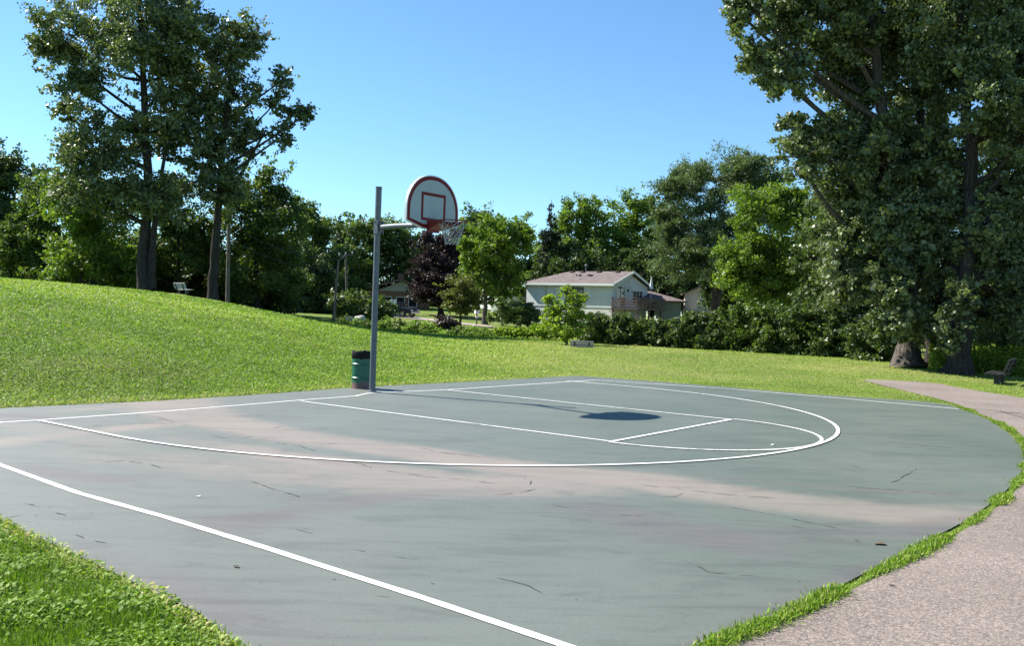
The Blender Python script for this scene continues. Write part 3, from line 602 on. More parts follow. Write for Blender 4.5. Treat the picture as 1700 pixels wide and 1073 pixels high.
tree('locust_tree', 'tall feathery grey green locust with a dark forked trunk by the beige house', 1185, 84, [(1187, 470), (1178, 420), (1180, 350)], [(1190, 298, 76, 34), (1128, 318, 44, 36), (1252, 300, 48, 30), (1150, 376, 58, 46), (1222, 370, 56, 46), (1118, 410, 42, 42), (1182, 436, 60, 36), (1274, 330, 34, 36), (1100, 362, 20, 30), (1245, 268, 30, 14), (1290, 296, 20, 14)], 'locust', .24, cover=.72, asp=.35, tr=.36, cs=.26, hollow=.3, stems=[(.26, (1188, 510), (1205, 450), (1230, 390))])
tree('maple_tree', 'round bright green maple behind the hedge right of the beige house', 1285, 58, [(1285, 480), (1287, 400)], [(1270, 348, 56, 40), (1322, 368, 48, 48), (1240, 416, 40, 44), (1302, 430, 66, 58), (1258, 470, 56, 38), (1342, 450, 38, 58), (1310, 335, 30, 24), (1222, 455, 24, 26)], 'light', .17, cover=1.05, tr=.25)
tree('broadleaf_tree', 'dense dark tree joining the hedge to the huge cottonwoods', 1405, 43, [(1405, 520), (1405, 420)], [(1388, 380, 48, 56), (1430, 430, 58, 66), (1392, 482, 56, 50), (1452, 520, 48, 56), (1352, 430, 30, 50), (1380, 545, 50, 40), (1440, 330, 40, 50), (1470, 450, 40, 60)], 'hedge', .14, cover=1.15, tr=.22)
# dark undergrowth of the wood
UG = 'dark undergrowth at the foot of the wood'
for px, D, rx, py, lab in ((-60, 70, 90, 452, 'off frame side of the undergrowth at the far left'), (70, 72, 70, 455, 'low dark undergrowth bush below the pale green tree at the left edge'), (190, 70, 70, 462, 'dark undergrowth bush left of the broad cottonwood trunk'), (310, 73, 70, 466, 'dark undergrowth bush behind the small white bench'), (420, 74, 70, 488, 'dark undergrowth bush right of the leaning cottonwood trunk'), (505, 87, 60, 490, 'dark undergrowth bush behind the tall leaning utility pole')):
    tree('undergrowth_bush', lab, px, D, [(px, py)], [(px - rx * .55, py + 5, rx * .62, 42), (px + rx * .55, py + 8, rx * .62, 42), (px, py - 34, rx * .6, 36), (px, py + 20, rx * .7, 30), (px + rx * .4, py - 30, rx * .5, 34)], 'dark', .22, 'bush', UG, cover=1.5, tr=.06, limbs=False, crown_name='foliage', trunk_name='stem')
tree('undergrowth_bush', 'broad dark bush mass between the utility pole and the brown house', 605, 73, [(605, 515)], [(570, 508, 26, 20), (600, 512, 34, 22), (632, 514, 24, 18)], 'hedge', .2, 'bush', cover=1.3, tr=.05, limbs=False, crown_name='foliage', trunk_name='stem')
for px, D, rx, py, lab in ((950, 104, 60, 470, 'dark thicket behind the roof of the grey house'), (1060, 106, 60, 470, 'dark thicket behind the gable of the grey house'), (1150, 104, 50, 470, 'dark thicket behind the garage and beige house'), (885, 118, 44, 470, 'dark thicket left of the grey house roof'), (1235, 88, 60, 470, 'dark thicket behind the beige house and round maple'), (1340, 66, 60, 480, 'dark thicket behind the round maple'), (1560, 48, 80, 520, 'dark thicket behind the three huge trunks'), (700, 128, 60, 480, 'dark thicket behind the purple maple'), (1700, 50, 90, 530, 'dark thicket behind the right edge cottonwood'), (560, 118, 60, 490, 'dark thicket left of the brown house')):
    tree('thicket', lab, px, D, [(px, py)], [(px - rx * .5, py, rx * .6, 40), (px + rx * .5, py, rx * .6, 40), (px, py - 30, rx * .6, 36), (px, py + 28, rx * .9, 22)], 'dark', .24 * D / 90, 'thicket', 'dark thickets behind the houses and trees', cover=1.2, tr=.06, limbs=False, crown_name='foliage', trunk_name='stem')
# hedge row
HG = 'shrubs of the hedge along the lawn'
hed = [(990, 48.0, 542, 24, 22, 'first dark rounded hedge shrub at the left end, right of the young yellow green tree'), (1030, 47.3, 544, 24, 23, 'second hedge shrub from the left, below the deck of the grey house'), (1066, 46.8, 548, 24, 20, 'third hedge shrub from the left, below the garage roof'), (1102, 46.2, 550, 24, 19, 'fourth hedge shrub from the left, in front of the garage wall'), (1142, 45.4, 546, 26, 26, 'fifth hedge shrub from the left, below the left side of the beige house'),
       (1182, 44.8, 548, 28, 28, 'sixth hedge shrub from the left, below the forked locust trunk'), (1228, 44, 542, 32, 36, 'seventh hedge shrub from the left, taller and brighter below the round maple'), (1280, 43, 546, 36, 38, 'eighth hedge shrub from the left, under the middle of the round maple'), (1335, 42, 550, 36, 42, 'ninth hedge shrub from the left, tall under the right side of the round maple'), (1390, 41, 556, 38, 42, 'tenth hedge shrub from the left, under the dense dark tree'), (1445, 38.5, 562, 34, 44, 'rightmost hedge shrub, beside the flared cottonwood trunk')]
for k, (px, D, py, rx, ry, lab) in enumerate(hed):
    tree('hedge_shrub', lab, px, D, [(px, py)], [(px - rx * .35, py - ry * .2, rx * .72, ry * .72), (px + rx * .4, py - ry * .05, rx * .7, ry * .7), (px, py + ry * .45, rx * .95, ry * .55), (px - rx * .4, py + ry * .95, rx * .6, ry * .35), (px + rx * .4, py + ry * .95, rx * .6, ry * .35), (px + rx * .1, py - ry * .5, rx * .6, ry * .5)], 'mid' if k in (6, 7) else 'hedge', .135, 'shrub', HG, cover=1.1, tr=.05, cs=.32, limbs=False, crown_name='foliage', trunk_name='stem', hollow=.6)
# young tree and garden plants
tree('young_tree', 'young yellow green tree with a slender trunk on the lawn before the grey house', 943, 45, [(943, 540), (938, 500), (940, 482)], [(940, 488, 16, 14), (918, 504, 16, 14), (962, 500, 14, 12), (940, 512, 28, 18), (955, 528, 20, 14), (920, 535, 24, 16), (945, 548, 28, 12), (972, 494, 8, 7), (908, 498, 9, 8)], 'bright', .13, cover=.5, tr=.055, bark=BARK, cs=.32)
tree('young_tree', 'thin staked sapling with green leaves beside the flower bed', 834, 56, [(834, 530), (834, 505)], [(834, 504, 11, 13), (832, 522, 12, 10), (838, 512, 9, 9)], 'mid', .13, cover=.7, tr=.04, bark=BARK)
tree('round_bush', 'dark green rounded bush at the left corner of the grey house', 866, 80, [(866, 525)], [(866, 516, 24, 13), (856, 524, 26, 14), (882, 526, 20, 14), (846, 520, 16, 12)], 'hedge', .17, 'bush', cover=1.3, tr=.05, limbs=False, crown_name='foliage', trunk_name='stem')
tree('round_bush', 'dark reddish bush in front of the driveway', 738, 66, [(738, 540)], [(732, 534, 14, 9), (746, 537, 13, 9), (738, 540, 20, 8)], 'purple', .14, 'bush', cover=1.3, tr=.04, limbs=False, crown_name='foliage', trunk_name='stem')
tree('round_bush', 'little round green bush beside the pale trunk of the light maple', 813, 78, [(813, 532)], [(813, 527, 6, 8)], 'mid', .14, 'bush', cover=1.3, tr=.03, limbs=False, crown_name='foliage', trunk_name='stem')
tree('low_hedge', 'low yellow green planting along the lawn left of the young tree', 870, 55, [(870, 552)], [(x_, 551 + .02 * (x_ - 850), 15, 6) for x_ in range(836, 925, 11)], 'bright', .14, 'hedge', cover=1., tr=.03, limbs=False, crown_name='foliage', trunk_name='stem')
tree('low_hedge', 'yellow green bush behind the trunk of the young tree', 960, 52, [(960, 552)], [(908, 545, 22, 14), (930, 552, 26, 12), (966, 552, 16, 10)], 'bright', .13, 'bush', cover=.9, tr=.03, limbs=False, crown_name='foliage', trunk_name='stem')
GP = 'tall perennial clumps along the far lawn edge'
pc = [(573, 541, 'grey green perennial clump right of the leaning utility pole'), (594, 543, 'perennial clump in front of the pale boulders'), (640, 542, 'perennial clump just right of the hoop pole'), (664, 545, 'second perennial clump right of the hoop pole'), (688, 545, 'perennial clump below the parked car and driveway start'), (712, 548, 'perennial clump touching the dark reddish bush'), (762, 550, 'low perennial clump below the olive tree'), (786, 551, 'low flowering clump below the white mailbox'), (810, 553, 'low clump below the pale maple trunk'), (612, 544, 'perennial clump hidden partly by the hoop pole')]
for k, (px, py, lab) in enumerate(pc):
    D = 62 - .03 * (px - 570); ry = 11 if k not in (6, 7, 8) else 5
    tree('perennial_clump', lab, px, D, [(px, py)], [(px, py - 2, 14, ry), (px + 8, py + 3, 12, ry * .7), (px - 8, py + 3, 12, ry * .7)], 'plant' if k % 3 else 'mid', .16, 'plant', GP, cover=.9, asp=.3, up=-.1, tr=.02, limbs=False, crown_name='foliage', trunk_name='stem', hollow=.2)
# lush plants behind the black bench; brighter leaf colour stands in for sunlight
n = 30000; px_ = rng.uniform(1545, 1850, n); D = 31.2 + 6 * rng.random(n) + 1.2 * vnoise(px_ * .02, px_ * 0, 1., 33)
X = (px_ - 850) / FOC * D; Y = D; rz_ = rng.random(n) ** .8 * (.2 + 1.0 * vnoise(X, Y, 1.2, 31)); Z = hgt(X, Y) + rz_
ok = ~inside(PATH, X, Y); V, F = leaves(np.stack([X, Y, Z], 1)[ok], .15, .3, -.05)
tag(link('undergrowth', quad_mesh('undergrowth', V, F, LEAF['bright'], fattrs=dict(rnd=rng.beta(2, 2, ok.sum())))), 'lush knee high green plants behind the black bench and trunks', 'plants', kind='stuff')
# ------------------------------------------------------------------ hoop
M_GALV = simple('galvanised_steel', (.095, .115, .13), .5, .2, .18, 14, .15)
M_BOARD = simple('backboard_paint', (.60, .62, .62), .45, 0, .06, 3, dirt=((.42, .45, .47), .58))
M_RED = simple('red_paint', (.15, .009, .010), .6, 0, .2, 9, 0, .25, dirt=((.11, .03, .028), .66))
M_ORANGE = simple('rim_paint', (.15, .012, .011), .5, 0, .15, 9)
M_FACESHADE = simple('board_shade', (.31, .37, .37), .5, 0, .08, 2.5, dirt=((.22, .265, .28), .62))  # white board turned blue-grey, its shade put into the colour
M_NET = simple('net_cord', (.34, .36, .36), .8, 0, .1)
PB = gp(618, 651.5); PB[2] = 0.
# hoop frame: local X = along v (out over the court), local Y = along u
ang = math.atan2(VA[1], VA[0])
hoop = empty('basketball_hoop', PB, ang, 'basketball hoop with a fan shaped backboard on a galvanised pole at the court baseline', 'basketball hoop')
pu, pv = [(PB[:2] - court(0, 0)[:2]) @ UA[:2], (PB[:2] - court(0, 0)[:2]) @ VA[:2]]
def lv(u, v, z): return (v - pv, u - pu, z)          # court -> hoop local
ztop = at(626.5, 310, PB[1])[2]; zarm = at(640, 379, PB[1] + .1)[2]
m = MB().tube([(0, 0, -.05), (0, 0, ztop - .02)], .056, 20); m.tube([(0, 0, ztop - .02), (0, 0, ztop)], .06, 20); m.lathe((0, 0, 0), [(.056, .03), (.075, .02), (.08, .001)], 20)
m.build('pole', M_GALV, hoop, smooth=True)
bu, bv = .03, 1.10; zb0, zb1 = 2.885, 3.80
m = MB(); e_ = lv(bu, bv - .12, zarm - .02)
m.tube([(.05, 0, zarm), (.6, e_[1] * .5, zarm + .0), e_], [.048, .046, .045], 16)
m.build('arm', M_GALV, hoop, smooth=True)
m = MB()
for dz in (-.09, .09): m.lathe((0, 0, zarm + dz), [(.057, -.025), (.068, -.025), (.068, .025), (.057, .025)], 18)
for s in (-1, 1): m.box((.03, s * .075, zarm), (.10, .012, .24)); m.tube([(.02, s * .11, zarm + .09), (.02, -s * .02, zarm + .09)], .012, 6)
m.tube([(.07, 0, zarm + .10), (.16, 0, zarm + .065)], .008, 6)
m.build('clamp', M_GALV, hoop, bevel=0)
# fan shaped board outline in (u, z)
hw = .655; za = zb0 + .11
def fan(inset=0.):
    P = []; w_ = hw - inset; z0 = zb0 + inset; z1 = zb1 - inset; zs = za + .20
    P += [(-.24 - inset * .1, z0), (.24 + inset * .1, z0), (w_, za + inset * .55)]
    P += [(w_ * math.cos(a) ** .92 if math.cos(a) > 0 else 0., zs + (z1 - zs) * math.sin(a)) for a in np.linspace(0, math.pi / 2, 14)]
    P += [(-w_ * math.cos(a) ** .92 if math.cos(a) > 0 else 0., zs + (z1 - zs) * math.sin(a)) for a in np.linspace(math.pi / 2, 0, 14)[1:]]
    P += [(-w_, za + inset * .55)]
    return P
T = .045
def face(o, v): return [lv(bu + u, v, z) for u, z in o]
m = MB().prism(face(fan(), bv - T), (T, 0, 0)); board = m.build('backboard', M_BOARD, hoop)
def ring(o, i, v, t=.003):
    n = len(o); A = face(o, v); B = face(i, v); A2 = [(a[0] + t, a[1], a[2]) for a in A]; B2 = [(b[0] + t, b[1], b[2]) for b in B]
    q = MB(); q.add(A + B + A2 + B2, [f for k in range(n) for f in ((2 * n + k, 2 * n + (k + 1) % n, 3 * n + (k + 1) % n, 3 * n + k), (k, (k + 1) % n, 2 * n + (k + 1) % n, 2 * n + k), (n + k, 3 * n + k, 3 * n + (k + 1) % n, n + (k + 1) % n))]); return q
MB().prism(face(fan(.016), bv), (.002, 0, 0)).build('shade_panel', M_FACESHADE, board)  # thin sheet that darkens the front as shade; the body stays white
ring(fan(.020), fan(.080), bv + .002).build('border_stripe', M_RED, board)
sq = lambda w_, a, b: [(-w_, a), (w_, a), (w_, b), (-w_, b)]
ring(sq(.305, 3.03, 3.50), sq(.255, 3.075, 3.45), bv + .002).build('target_square', M_RED, board)
m = MB(); 
for s in (-1, 1): m.box(lv(bu + s * .36, bv - T - .04, 3.16), (.075, .05, .46))
m.box(lv(bu, bv - T - .03, 2.99), (.05, .86, .07)); m.box(lv(bu, bv - T - .03, 3.34), (.05, .86, .07)); m.box(lv(bu, bv - T - .055, zarm), (.09, .2, .16))
m.build('mounting_frame', M_GALV, hoop, bevel=.004)
# rim
rz_ = 3.02; rr_ = .245; rv = bv + .19 + rr_
rc = lv(bu + .0, rv, rz_)
m = MB(); m.tube([(rc[0] + rr_ * math.cos(a), rc[1] + rr_ * math.sin(a), rz_) for a in np.linspace(0, 2 * math.pi, 49)], .010, 8, False)
rim = m.build('rim', M_ORANGE, hoop, smooth=True)
m = MB(); m.box(lv(bu, bv + .008, rz_ - .07), (.012, .30, .22))
# solid side wings and under plate of the breakaway style mount
for s in (-1, 1):
    m.prism([lv(bu + s * .14, bv + .014, rz_ + .006), lv(bu + s * .14, bv + .014, rz_ - .15), lv(bu + s * .235, rv - .02, rz_ - .03), lv(bu + s * .235, rv - .02, rz_ + .006)], (0, s * .006, 0))
m.prism([lv(bu - .14, bv + .014, rz_ - .15), lv(bu + .14, bv + .014, rz_ - .15), lv(bu + .20, rv - .13, rz_ - .05), lv(bu - .20, rv - .13, rz_ - .05)], (0, 0, .005))
m.build('bracket', M_ORANGE, rim)
for k in range(12):
    a = 2 * math.pi * k / 12; MB().tube([(rc[0] + rr_ * math.cos(a), rc[1] + rr_ * math.sin(a), rz_ - .008), (rc[0] + (rr_ + .004) * math.cos(a), rc[1] + (rr_ + .004) * math.sin(a), rz_ - .028)], .005, 5).build('hook', M_ORANGE, rim)
# net: diamond mesh
m = MB(); NK, NR = 12, 6
def npnt(k, i):
    t = i / NR; R0 = rr_ * (1 - .56 * t ** .6); a = 2 * math.pi * (k + .5 * (i % 2)) / NK
    return (rc[0] + R0 * math.cos(a), rc[1] + R0 * math.sin(a), rz_ - .028 - .36 * t)
for i in range(NR):
    for k in range(NK):
        a = npnt(k, i); ks = (k, k - 1) if i % 2 == 0 else (k, k + 1)
        for k2 in ks: m.tube([a, npnt(k2, i + 1)], .0042, 5)
m.build('net', M_NET, hoop)

# ------------------------------------------------------------------ barrel
def barrel_mat():
    m, nt, N, L, P = new_mat('barrel_paint'); tc = N.new('ShaderNodeTexCoord').outputs['Object']
    sp_ = N.new('ShaderNodeSeparateXYZ'); L.new(tc, sp_.inputs[0])
    n = noise(N, L, 7, 6, .75, tc)
    e = math_(N, L, 'SUBTRACT', math_(N, L, 'MULTIPLY', n.outputs['Fac'], .34), sp_.outputs[2])
    r = ramp(N, [(.0, (0, 0, 0)), (.08, (1, 1, 1))]); L.new(math_(N, L, 'ADD', e, -.02), r.inputs['Fac'])
    c = mixc(N, L, (.012, .105, .062), (.13, .062, .05), r.outputs['Color'])
    L.new(c, P.inputs['Base Color']); P.inputs['Roughness'].default_value = .38; return m
bp = gp(600.5, 645); bz = h1(bp[0], bp[1]); brl = empty('trash_barrel', (bp[0], bp[1], max(bz, 0)), 0, 'green steel drum trash barrel with a rusty base behind the hoop pole', 'trash barrel')
br = 30.5 / 2 * bp[1] / FOC + .02
def rb(z): return [(br, z - .02), (br + .012, z - .008), (br + .012, z + .008), (br, z + .02)]
HB = .70
prof = [(0, .012), (br - .005, .012), (br + .006, .0), (br + .006, .02), (br, .03)] + rb(.20) + rb(.46) + [(br, HB - .13)]
MB().lathe((0, 0, 0), prof, 36).build('drum', barrel_mat(), brl, smooth=True)
M_BAG = simple('black_liner', (.006, .006, .007), .6, 0, .3, 9, .4, .2)
m = MB(); pf = [(br + .004, HB - .13), (br + .010, HB - .12), (br + .012, HB - .05), (br + .012, HB - .01), (br + .004, HB + .004), (br - .03, HB - .01), (br - .05, .3), (0, .3)]
m.lathe((0, 0, 0), pf, 36); m.v = [(x * (1 + .015 * math.sin(11 * math.atan2(y, x))), y * (1 + .015 * math.sin(9 * math.atan2(y, x))), z + (.012 * math.sin(5 * math.atan2(y, x)) + .008 * math.sin(13 * math.atan2(y, x)))) for x, y, z in m.v]
m.build('liner', M_BAG, brl, smooth=True)

# ------------------------------------------------------------------ benches
M_WOODD = simple('dark_wood', (.016, .016, .017), .6, 0, .35, 8, .2)
M_WOODG = simple('weathered_wood', (.26, .26, .275), .75, 0, .2, 8, .2)
M_WOODW = simple('pale_wood', (.40, .39, .41), .7, 0, .15, 8, .2)
M_STEELD = simple('black_steel', (.02, .02, .02), .5)
def bench(label, loc, rz, wood, s=1., w_=1.8):
    r = empty('park_bench', loc, rz, label, 'bench', None); r.scale = (s, s, s)
    m = MB()                                     # local: X = bench length, Y- = front, slats
    for k in range(3): m.box((0, -.38 + .15 * k, .43 - .012 * k), (w_, .125, .045))
    m.build('seat', wood, r, bevel=.006)
    m = MB(); RX = Matrix.Rotation(R_(-20), 4, 'X')
    for k in range(3):
        c = RX @ Vector((0, 0, .09 + .15 * k)); m.box((0, .05 + c.y, .45 + c.z), (w_, .045, .125), RX)
    m.build('backrest', wood, r, bevel=.006)
    for sx_ in (-.55, .55):
        m = MB(); m.box((sx_ * w_ / 1.8, -.14, .19), (.14, .16, .42)); m.box((sx_ * w_ / 1.8, -.19, .385), (.07, .52, .05))
        c = RX @ Vector((0, .05, .2)); m.box((sx_ * w_ / 1.8, .05 + c.y + .0, .45 + c.z), (.07, .05, .5), RX)
        m.build('leg', M_STEELD if wood is not M_WOODD else M_WOODD, r, bevel=.006)
    return r
p = at(1667, 640, 28); bench('black wooden park bench beside the path below the huge cottonwoods', (p[0], p[1], h1(p[0], p[1]) - .1), R_(-124), M_WOODD, 1.)
p = at(301, 489, 47); bench('small white slatted bench on top of the hill, seen from behind', (p[0], p[1], h1(p[0], p[1]) + .05), R_(140), M_WOODW, .72, 1.5)
p = at(966, 577, 42.5); bench('low grey slatted bench beside the slender trunk of the young tree', (p[0], p[1], h1(p[0], p[1]) - .42), R_(172), M_WOODG, .8, 1.35)

# ------------------------------------------------------------------ houses
def siding(name, col, step=.2):
    m, nt, N, L, P = new_mat(name); tc = N.new('ShaderNodeTexCoord').outputs['Object']
    sp_ = N.new('ShaderNodeSeparateXYZ'); L.new(tc, sp_.inputs[0]); f = math_(N, L, 'FRACT', math_(N, L, 'DIVIDE', sp_.outputs[2], step))
    n = noise(N, L, 1.5, 4, .6, tc); r = ramp(N, [(.3, tuple(c * .88 for c in col)), (.7, tuple(c * 1.06 for c in col))]); L.new(n.outputs['Fac'], r.inputs['Fac'])
    r2 = ramp(N, [(.0, (.55, .55, .55)), (.10, (1, 1, 1))]); L.new(f, r2.inputs['Fac'])
    L.new(mixc(N, L, r.outputs['Color'], r2.outputs['Color'], 1., 'MULTIPLY'), P.inputs['Base Color']); P.inputs['Roughness'].default_value = .6
    bump(N, L, P, math_(N, L, 'SUBTRACT', 1., f), .6, .03); return m
def shingle(name, a, b):
    m, nt, N, L, P = new_mat(name); tc = N.new('ShaderNodeTexCoord').outputs['Object']
    bk = N.new('ShaderNodeTexBrick'); bk.inputs['Scale'].default_value = 1.; bk.inputs['Brick Width'].default_value = .4; bk.inputs['Row Height'].default_value = .16; bk.inputs['Mortar Size'].default_value = .012
    bk.inputs['Color1'].default_value = (*a, 1); bk.inputs['Color2'].default_value = (*b, 1); bk.inputs['Mortar'].default_value = (*(c * .4 for c in a), 1); L.new(tc, bk.inputs['Vector'])
    n = noise(N, L, 2.2, 5, .7, tc); r = ramp(N, [(.3, (.75, .75, .75)), (.7, (1.2, 1.2, 1.2))]); L.new(n.outputs['Fac'], r.inputs['Fac'])
    L.new(mixc(N, L, bk.outputs['Color'], r.outputs['Color'], 1., 'MULTIPLY'), P.inputs['Base Color']); P.inputs['Roughness'].default_value = .9; P.inputs['Specular IOR Level'].default_value = .2; return m
M_SIDE = siding('pale_green_siding', (.58, .61, .61)); M_BEIGE = siding('beige_siding', (.48, .44, .36), .22); M_GSIDE = siding('grey_green_siding', (.22, .26, .23), .18)
M_WHITE = simple('plain_white', (.6,.59,.56), .8, 0, .07, 2); M_ROOFG = shingle('mauve_shingle', (.15, .12, .118), (.19, .158, .15)); M_ROOFB = shingle('brown_shingle', (.12, .085, .07), (.17, .12, .10))
M_TRIM = simple('trim_white', (.72, .74, .72), .5, 0, .05); M_TRIMG = simple('trim_green', (.33, .44, .43), .5, 0, .05); M_DECK = simple('deck_wood', (.085, .055, .045), .7, 0, .3, 5); M_GLASS = simple('window_glass', (.02, .024, .03), .06, 0, .2, 1, 0, .8)
M_BRICK = simple('tan_brick', (.17, .10, .065), .85, 0, .25, 3); M_STUCCO = simple('grey_stucco', (.30, .31, .31), .8, 0, .1, 2)
def window(parent, c, w_, h_, M, nm='window', mull=1):
    """c: centre on the wall, M: rotation with local -Y outwards"""
    f = MB(); 
    for s in (-1, 1): f.box(Vector(c) + M @ Vector((s * w_ / 2, -.03, 0)), (.07, .08, h_ + .07), M); f.box(Vector(c) + M @ Vector((0, -.03, s * h_ / 2)), (w_ - .07, .08, .07), M)
    for k in range(mull): f.box(Vector(c) + M @ Vector((-w_ / 2 + w_ * (k + 1) / (mull + 1), -.025, 0)), (.05, .05, h_ - .07), M)
    wn = f.build(nm, M_TRIM, parent)
    MB().box(Vector(c) + M @ Vector((0, -.012, 0)), (w_ - .07, .018, h_ - .07), M).build('pane', M_GLASS, wn)
    return wn
# --- grey green split level house: local x along the long wall (0 = near corner, towards far left), local y inwards
NC = at(1016.5, 500, 90); al = R_(37)
ex = Vector((-math.cos(al), math.sin(al), 0)); ey = Vector((math.sin(al), math.cos(al), 0))
HL, HWd = 10.4, 7.0
EZ = at(1016.5, 472, 90)[2]; RZ_ = at(1050, 453, 92)[2]; BZ = -.5
hs = empty('split_level_house', (NC[0], NC[1], 0), math.atan2(ex.y, ex.x), 'grey green split level house with a mauve hip and gable roof behind the hedge', 'house')
# local frame: x=ex ; y = rot90(ex) = (-ex.y, ex.x) ; inward is -y if it opposes ey
yl = Vector((-ex.y, ex.x, 0)); sgn = 1 if yl.dot(ey) > 0 else -1
def hp(x, y, z): return (x, sgn * y, z)
ZS = at(1000, 511, 91)[2]
def hbox(mb, x0, x1, y0, y1, z0, z1): return mb.box(((x0 + x1) / 2, sgn * (y0 + y1) / 2, (z0 + z1) / 2), (abs(x1 - x0), abs(y1 - y0), abs(z1 - z0)))
m = MB(); hbox(m, 0, HL, 0, HWd, ZS, EZ - .05)
m.prism([hp(.0, 0, EZ - .05), hp(.0, HWd, EZ - .05), hp(.0, HWd / 2, RZ_ - .18)], (.2, 0, 0))
m.build('wall', M_SIDE, hs)
m = MB(); hbox(m, .05, HL - .05, .05, HWd - .05, BZ, ZS - .003); m.build('foundation', M_WHITE, hs)  # foundation coloured white to carry on the sunlit strip of the wall
OV = .42; ov2 = .35; RH_ = HL - 3.0
E1, E2 = -OV, HWd + OV; ez = EZ - .12
rf = MB(); rp = [hp(-ov2, E1, ez), hp(HL + OV, E1, ez), hp(RH_, HWd / 2, RZ_), hp(-ov2, HWd / 2, RZ_), hp(-ov2, E2, ez), hp(HL + OV, E2, ez)]
up_ = [(a, b, c + .16) for a, b, c in rp]
rf.add(rp + up_, [(6, 7, 8, 9), (9, 8, 11, 10), (7, 11, 8), (0, 1, 2, 3), (3, 2, 5, 4), (1, 5, 2)])
roof = rf.build('roof', M_ROOFG, hs)
fa = MB(); hbox(fa, -ov2 - .02, HL + OV, E1 - .05, E1 - .003, ez - .06, ez + .17); hbox(fa, HL + OV + .003, HL + OV + .05, E1 - .05, E2 + .05, ez - .06, ez + .17)
for a, b in ((E1, HWd / 2), (E2, HWd / 2)):
    za_, zb_ = ez, RZ_; fa.prism([hp(-ov2 - .045, a, za_ - .04), hp(-ov2 - .045, b, zb_ - .04), hp(-ov2 - .045, b, zb_ + .18), hp(-ov2 - .045, a, za_ + .18)], (.042, 0, 0))
fa.build('fascia', M_TRIM, hs)
MB().tube([hp(HL - 2.5, -.07, ez), hp(HL - 2.5, -.07, BZ)], .05, 8).build('downpipe', M_TRIMG, hs)
MW = Matrix.Rotation(0 if sgn > 0 else math.pi, 4, 'Z')
window(hs, hp(4.3, 0, EZ - 1.0), 2.2, 1.45, MW, mull=0)
MG = Matrix.Rotation(math.atan2(-1, 0) + math.pi / 2 - math.pi / 2, 4, 'Z')     # outward = -x
window(hs, hp(0, HWd * .70, EZ - 1.1), 2.0, 1.25, MG, mull=2)
sd_ = window(hs, hp(0, HWd * .22, ZS + 1.15), 1.5, 2.1, MG, 'sliding_door', 1)
lm = MB().box(hp(-.06, HWd * .42, EZ - .5), (.12, .12, .25)); lm.build('wall_lamp', M_STEELD, hs, bevel=.01)
for k, (x_, fr) in enumerate(((1.4, .93), (3.6, .93), (5.6, .93), (6.9, .93), (3.9, .62), (5.3, .62))):
    y_ = E1 + (HWd / 2 - E1) * fr; z_ = ez + .16 + (RZ_ - ez) * fr
    v_ = MB().box(hp(x_, y_, z_ + .06), (.45, .40, .14)); v_.build('roof_vent', M_STEELD if fr < .9 else M_DECK, hs, bevel=.02)
MB().tube([hp(5.9, HWd / 2 + .8, RZ_ - .6), hp(5.9, HWd / 2 + .8, RZ_ + .75)], .07, 8).lathe(hp(5.9, HWd / 2 + .8, RZ_ + .75), [(0, .25), (.16, .1), (.16, 0), (.07, -.02)], 10).build('flue', M_GALV, hs)
MB().tube([hp(4.6, .9, ez + .5), hp(4.6, .9, ez + 1.1)], .05, 8).build('vent_pipe', M_TRIM, hs)
# deck on the gable side
dk = MB(); x1 = -3.0
hbox(dk, x1, -.02, -.3, HWd * .75, ZS - .1, ZS + .02)
for y_ in np.linspace(-.3, HWd * .75, 12): hbox(dk, x1, x1 + .06, y_ - .04, y_ + .04, ZS + .02, ZS + 1.0)
hbox(dk, x1 - .02, x1 + .08, -.35, HWd * .75 + .05, ZS + .97, ZS + 1.07)
for z_ in (.25, .5, .75): hbox(dk, x1 - .015, x1 - .003, -.3, HWd * .75, ZS + z_ - .07, ZS + z_ + .07); hbox(dk, x1 + .1, -.1, -.325, -.303, ZS + z_ - .07, ZS + z_ + .07)
hbox(dk, x1 + .1, -.05, -.36, -.28, ZS + .97, ZS + 1.06)
for x_ in (x1 + .1, x1 / 2, -.15):
    hbox(dk, x_ - .05, x_ + .05, -.295, -.2, ZS + .02, ZS + .965); hbox(dk, x_ - .07, x_ + .07, -.2, -.06, BZ, ZS - .103)
for y_ in (2.2, 4.6): hbox(dk, x1 + .05, x1 + .2, y_ - .08, y_ + .08, BZ, ZS - .103)
dk.build('deck', M_DECK, hs)
# garage wing to the right
g0 = at(1080, 500, 97); GZ1 = at(1100, 502, 96)[2]; GZ2 = at(1085, 484, 98)[2]
gr_ = MB(); gx0 = at(1092, 500, 94); gx1 = at(1131, 500, 94)
inv = Matrix.Rotation(-math.atan2(ex.y, ex.x), 4, 'Z')
def wl(P): return tuple(inv @ Vector((P[0] - NC[0], P[1] - NC[1], P[2])))
A_ = [gx0, gx1, gx1 + np.array([.6, 6, 0]), gx0 + np.array([.6, 6, 0])]
gr_.prism([wl((a[0], a[1], BZ)) for a in A_], (0, 0, GZ1 - BZ)); gr_.build('garage_wall', M_GSIDE, hs)
B_ = [A_[0] + np.array([-1.4, -.45, 0]), A_[1] + np.array([.5, -.45, 0]), A_[2] + np.array([.5, .5, 0]), A_[3] + np.array([-1.4, .5, 0])]
t1 = (A_[0] + A_[3]) / 2 + np.array([-.6, 0, 0]); t2 = (A_[0] + A_[3]) / 2 + np.array([-1.3, .0, 0])
lo_ = [wl((b[0], b[1], GZ1)) for b in B_]; hi_ = [wl((b[0], b[1], GZ1 + .14)) for b in B_]; tp_ = [wl((t1[0], t1[1], GZ2)), wl((t2[0], t2[1], GZ2))]
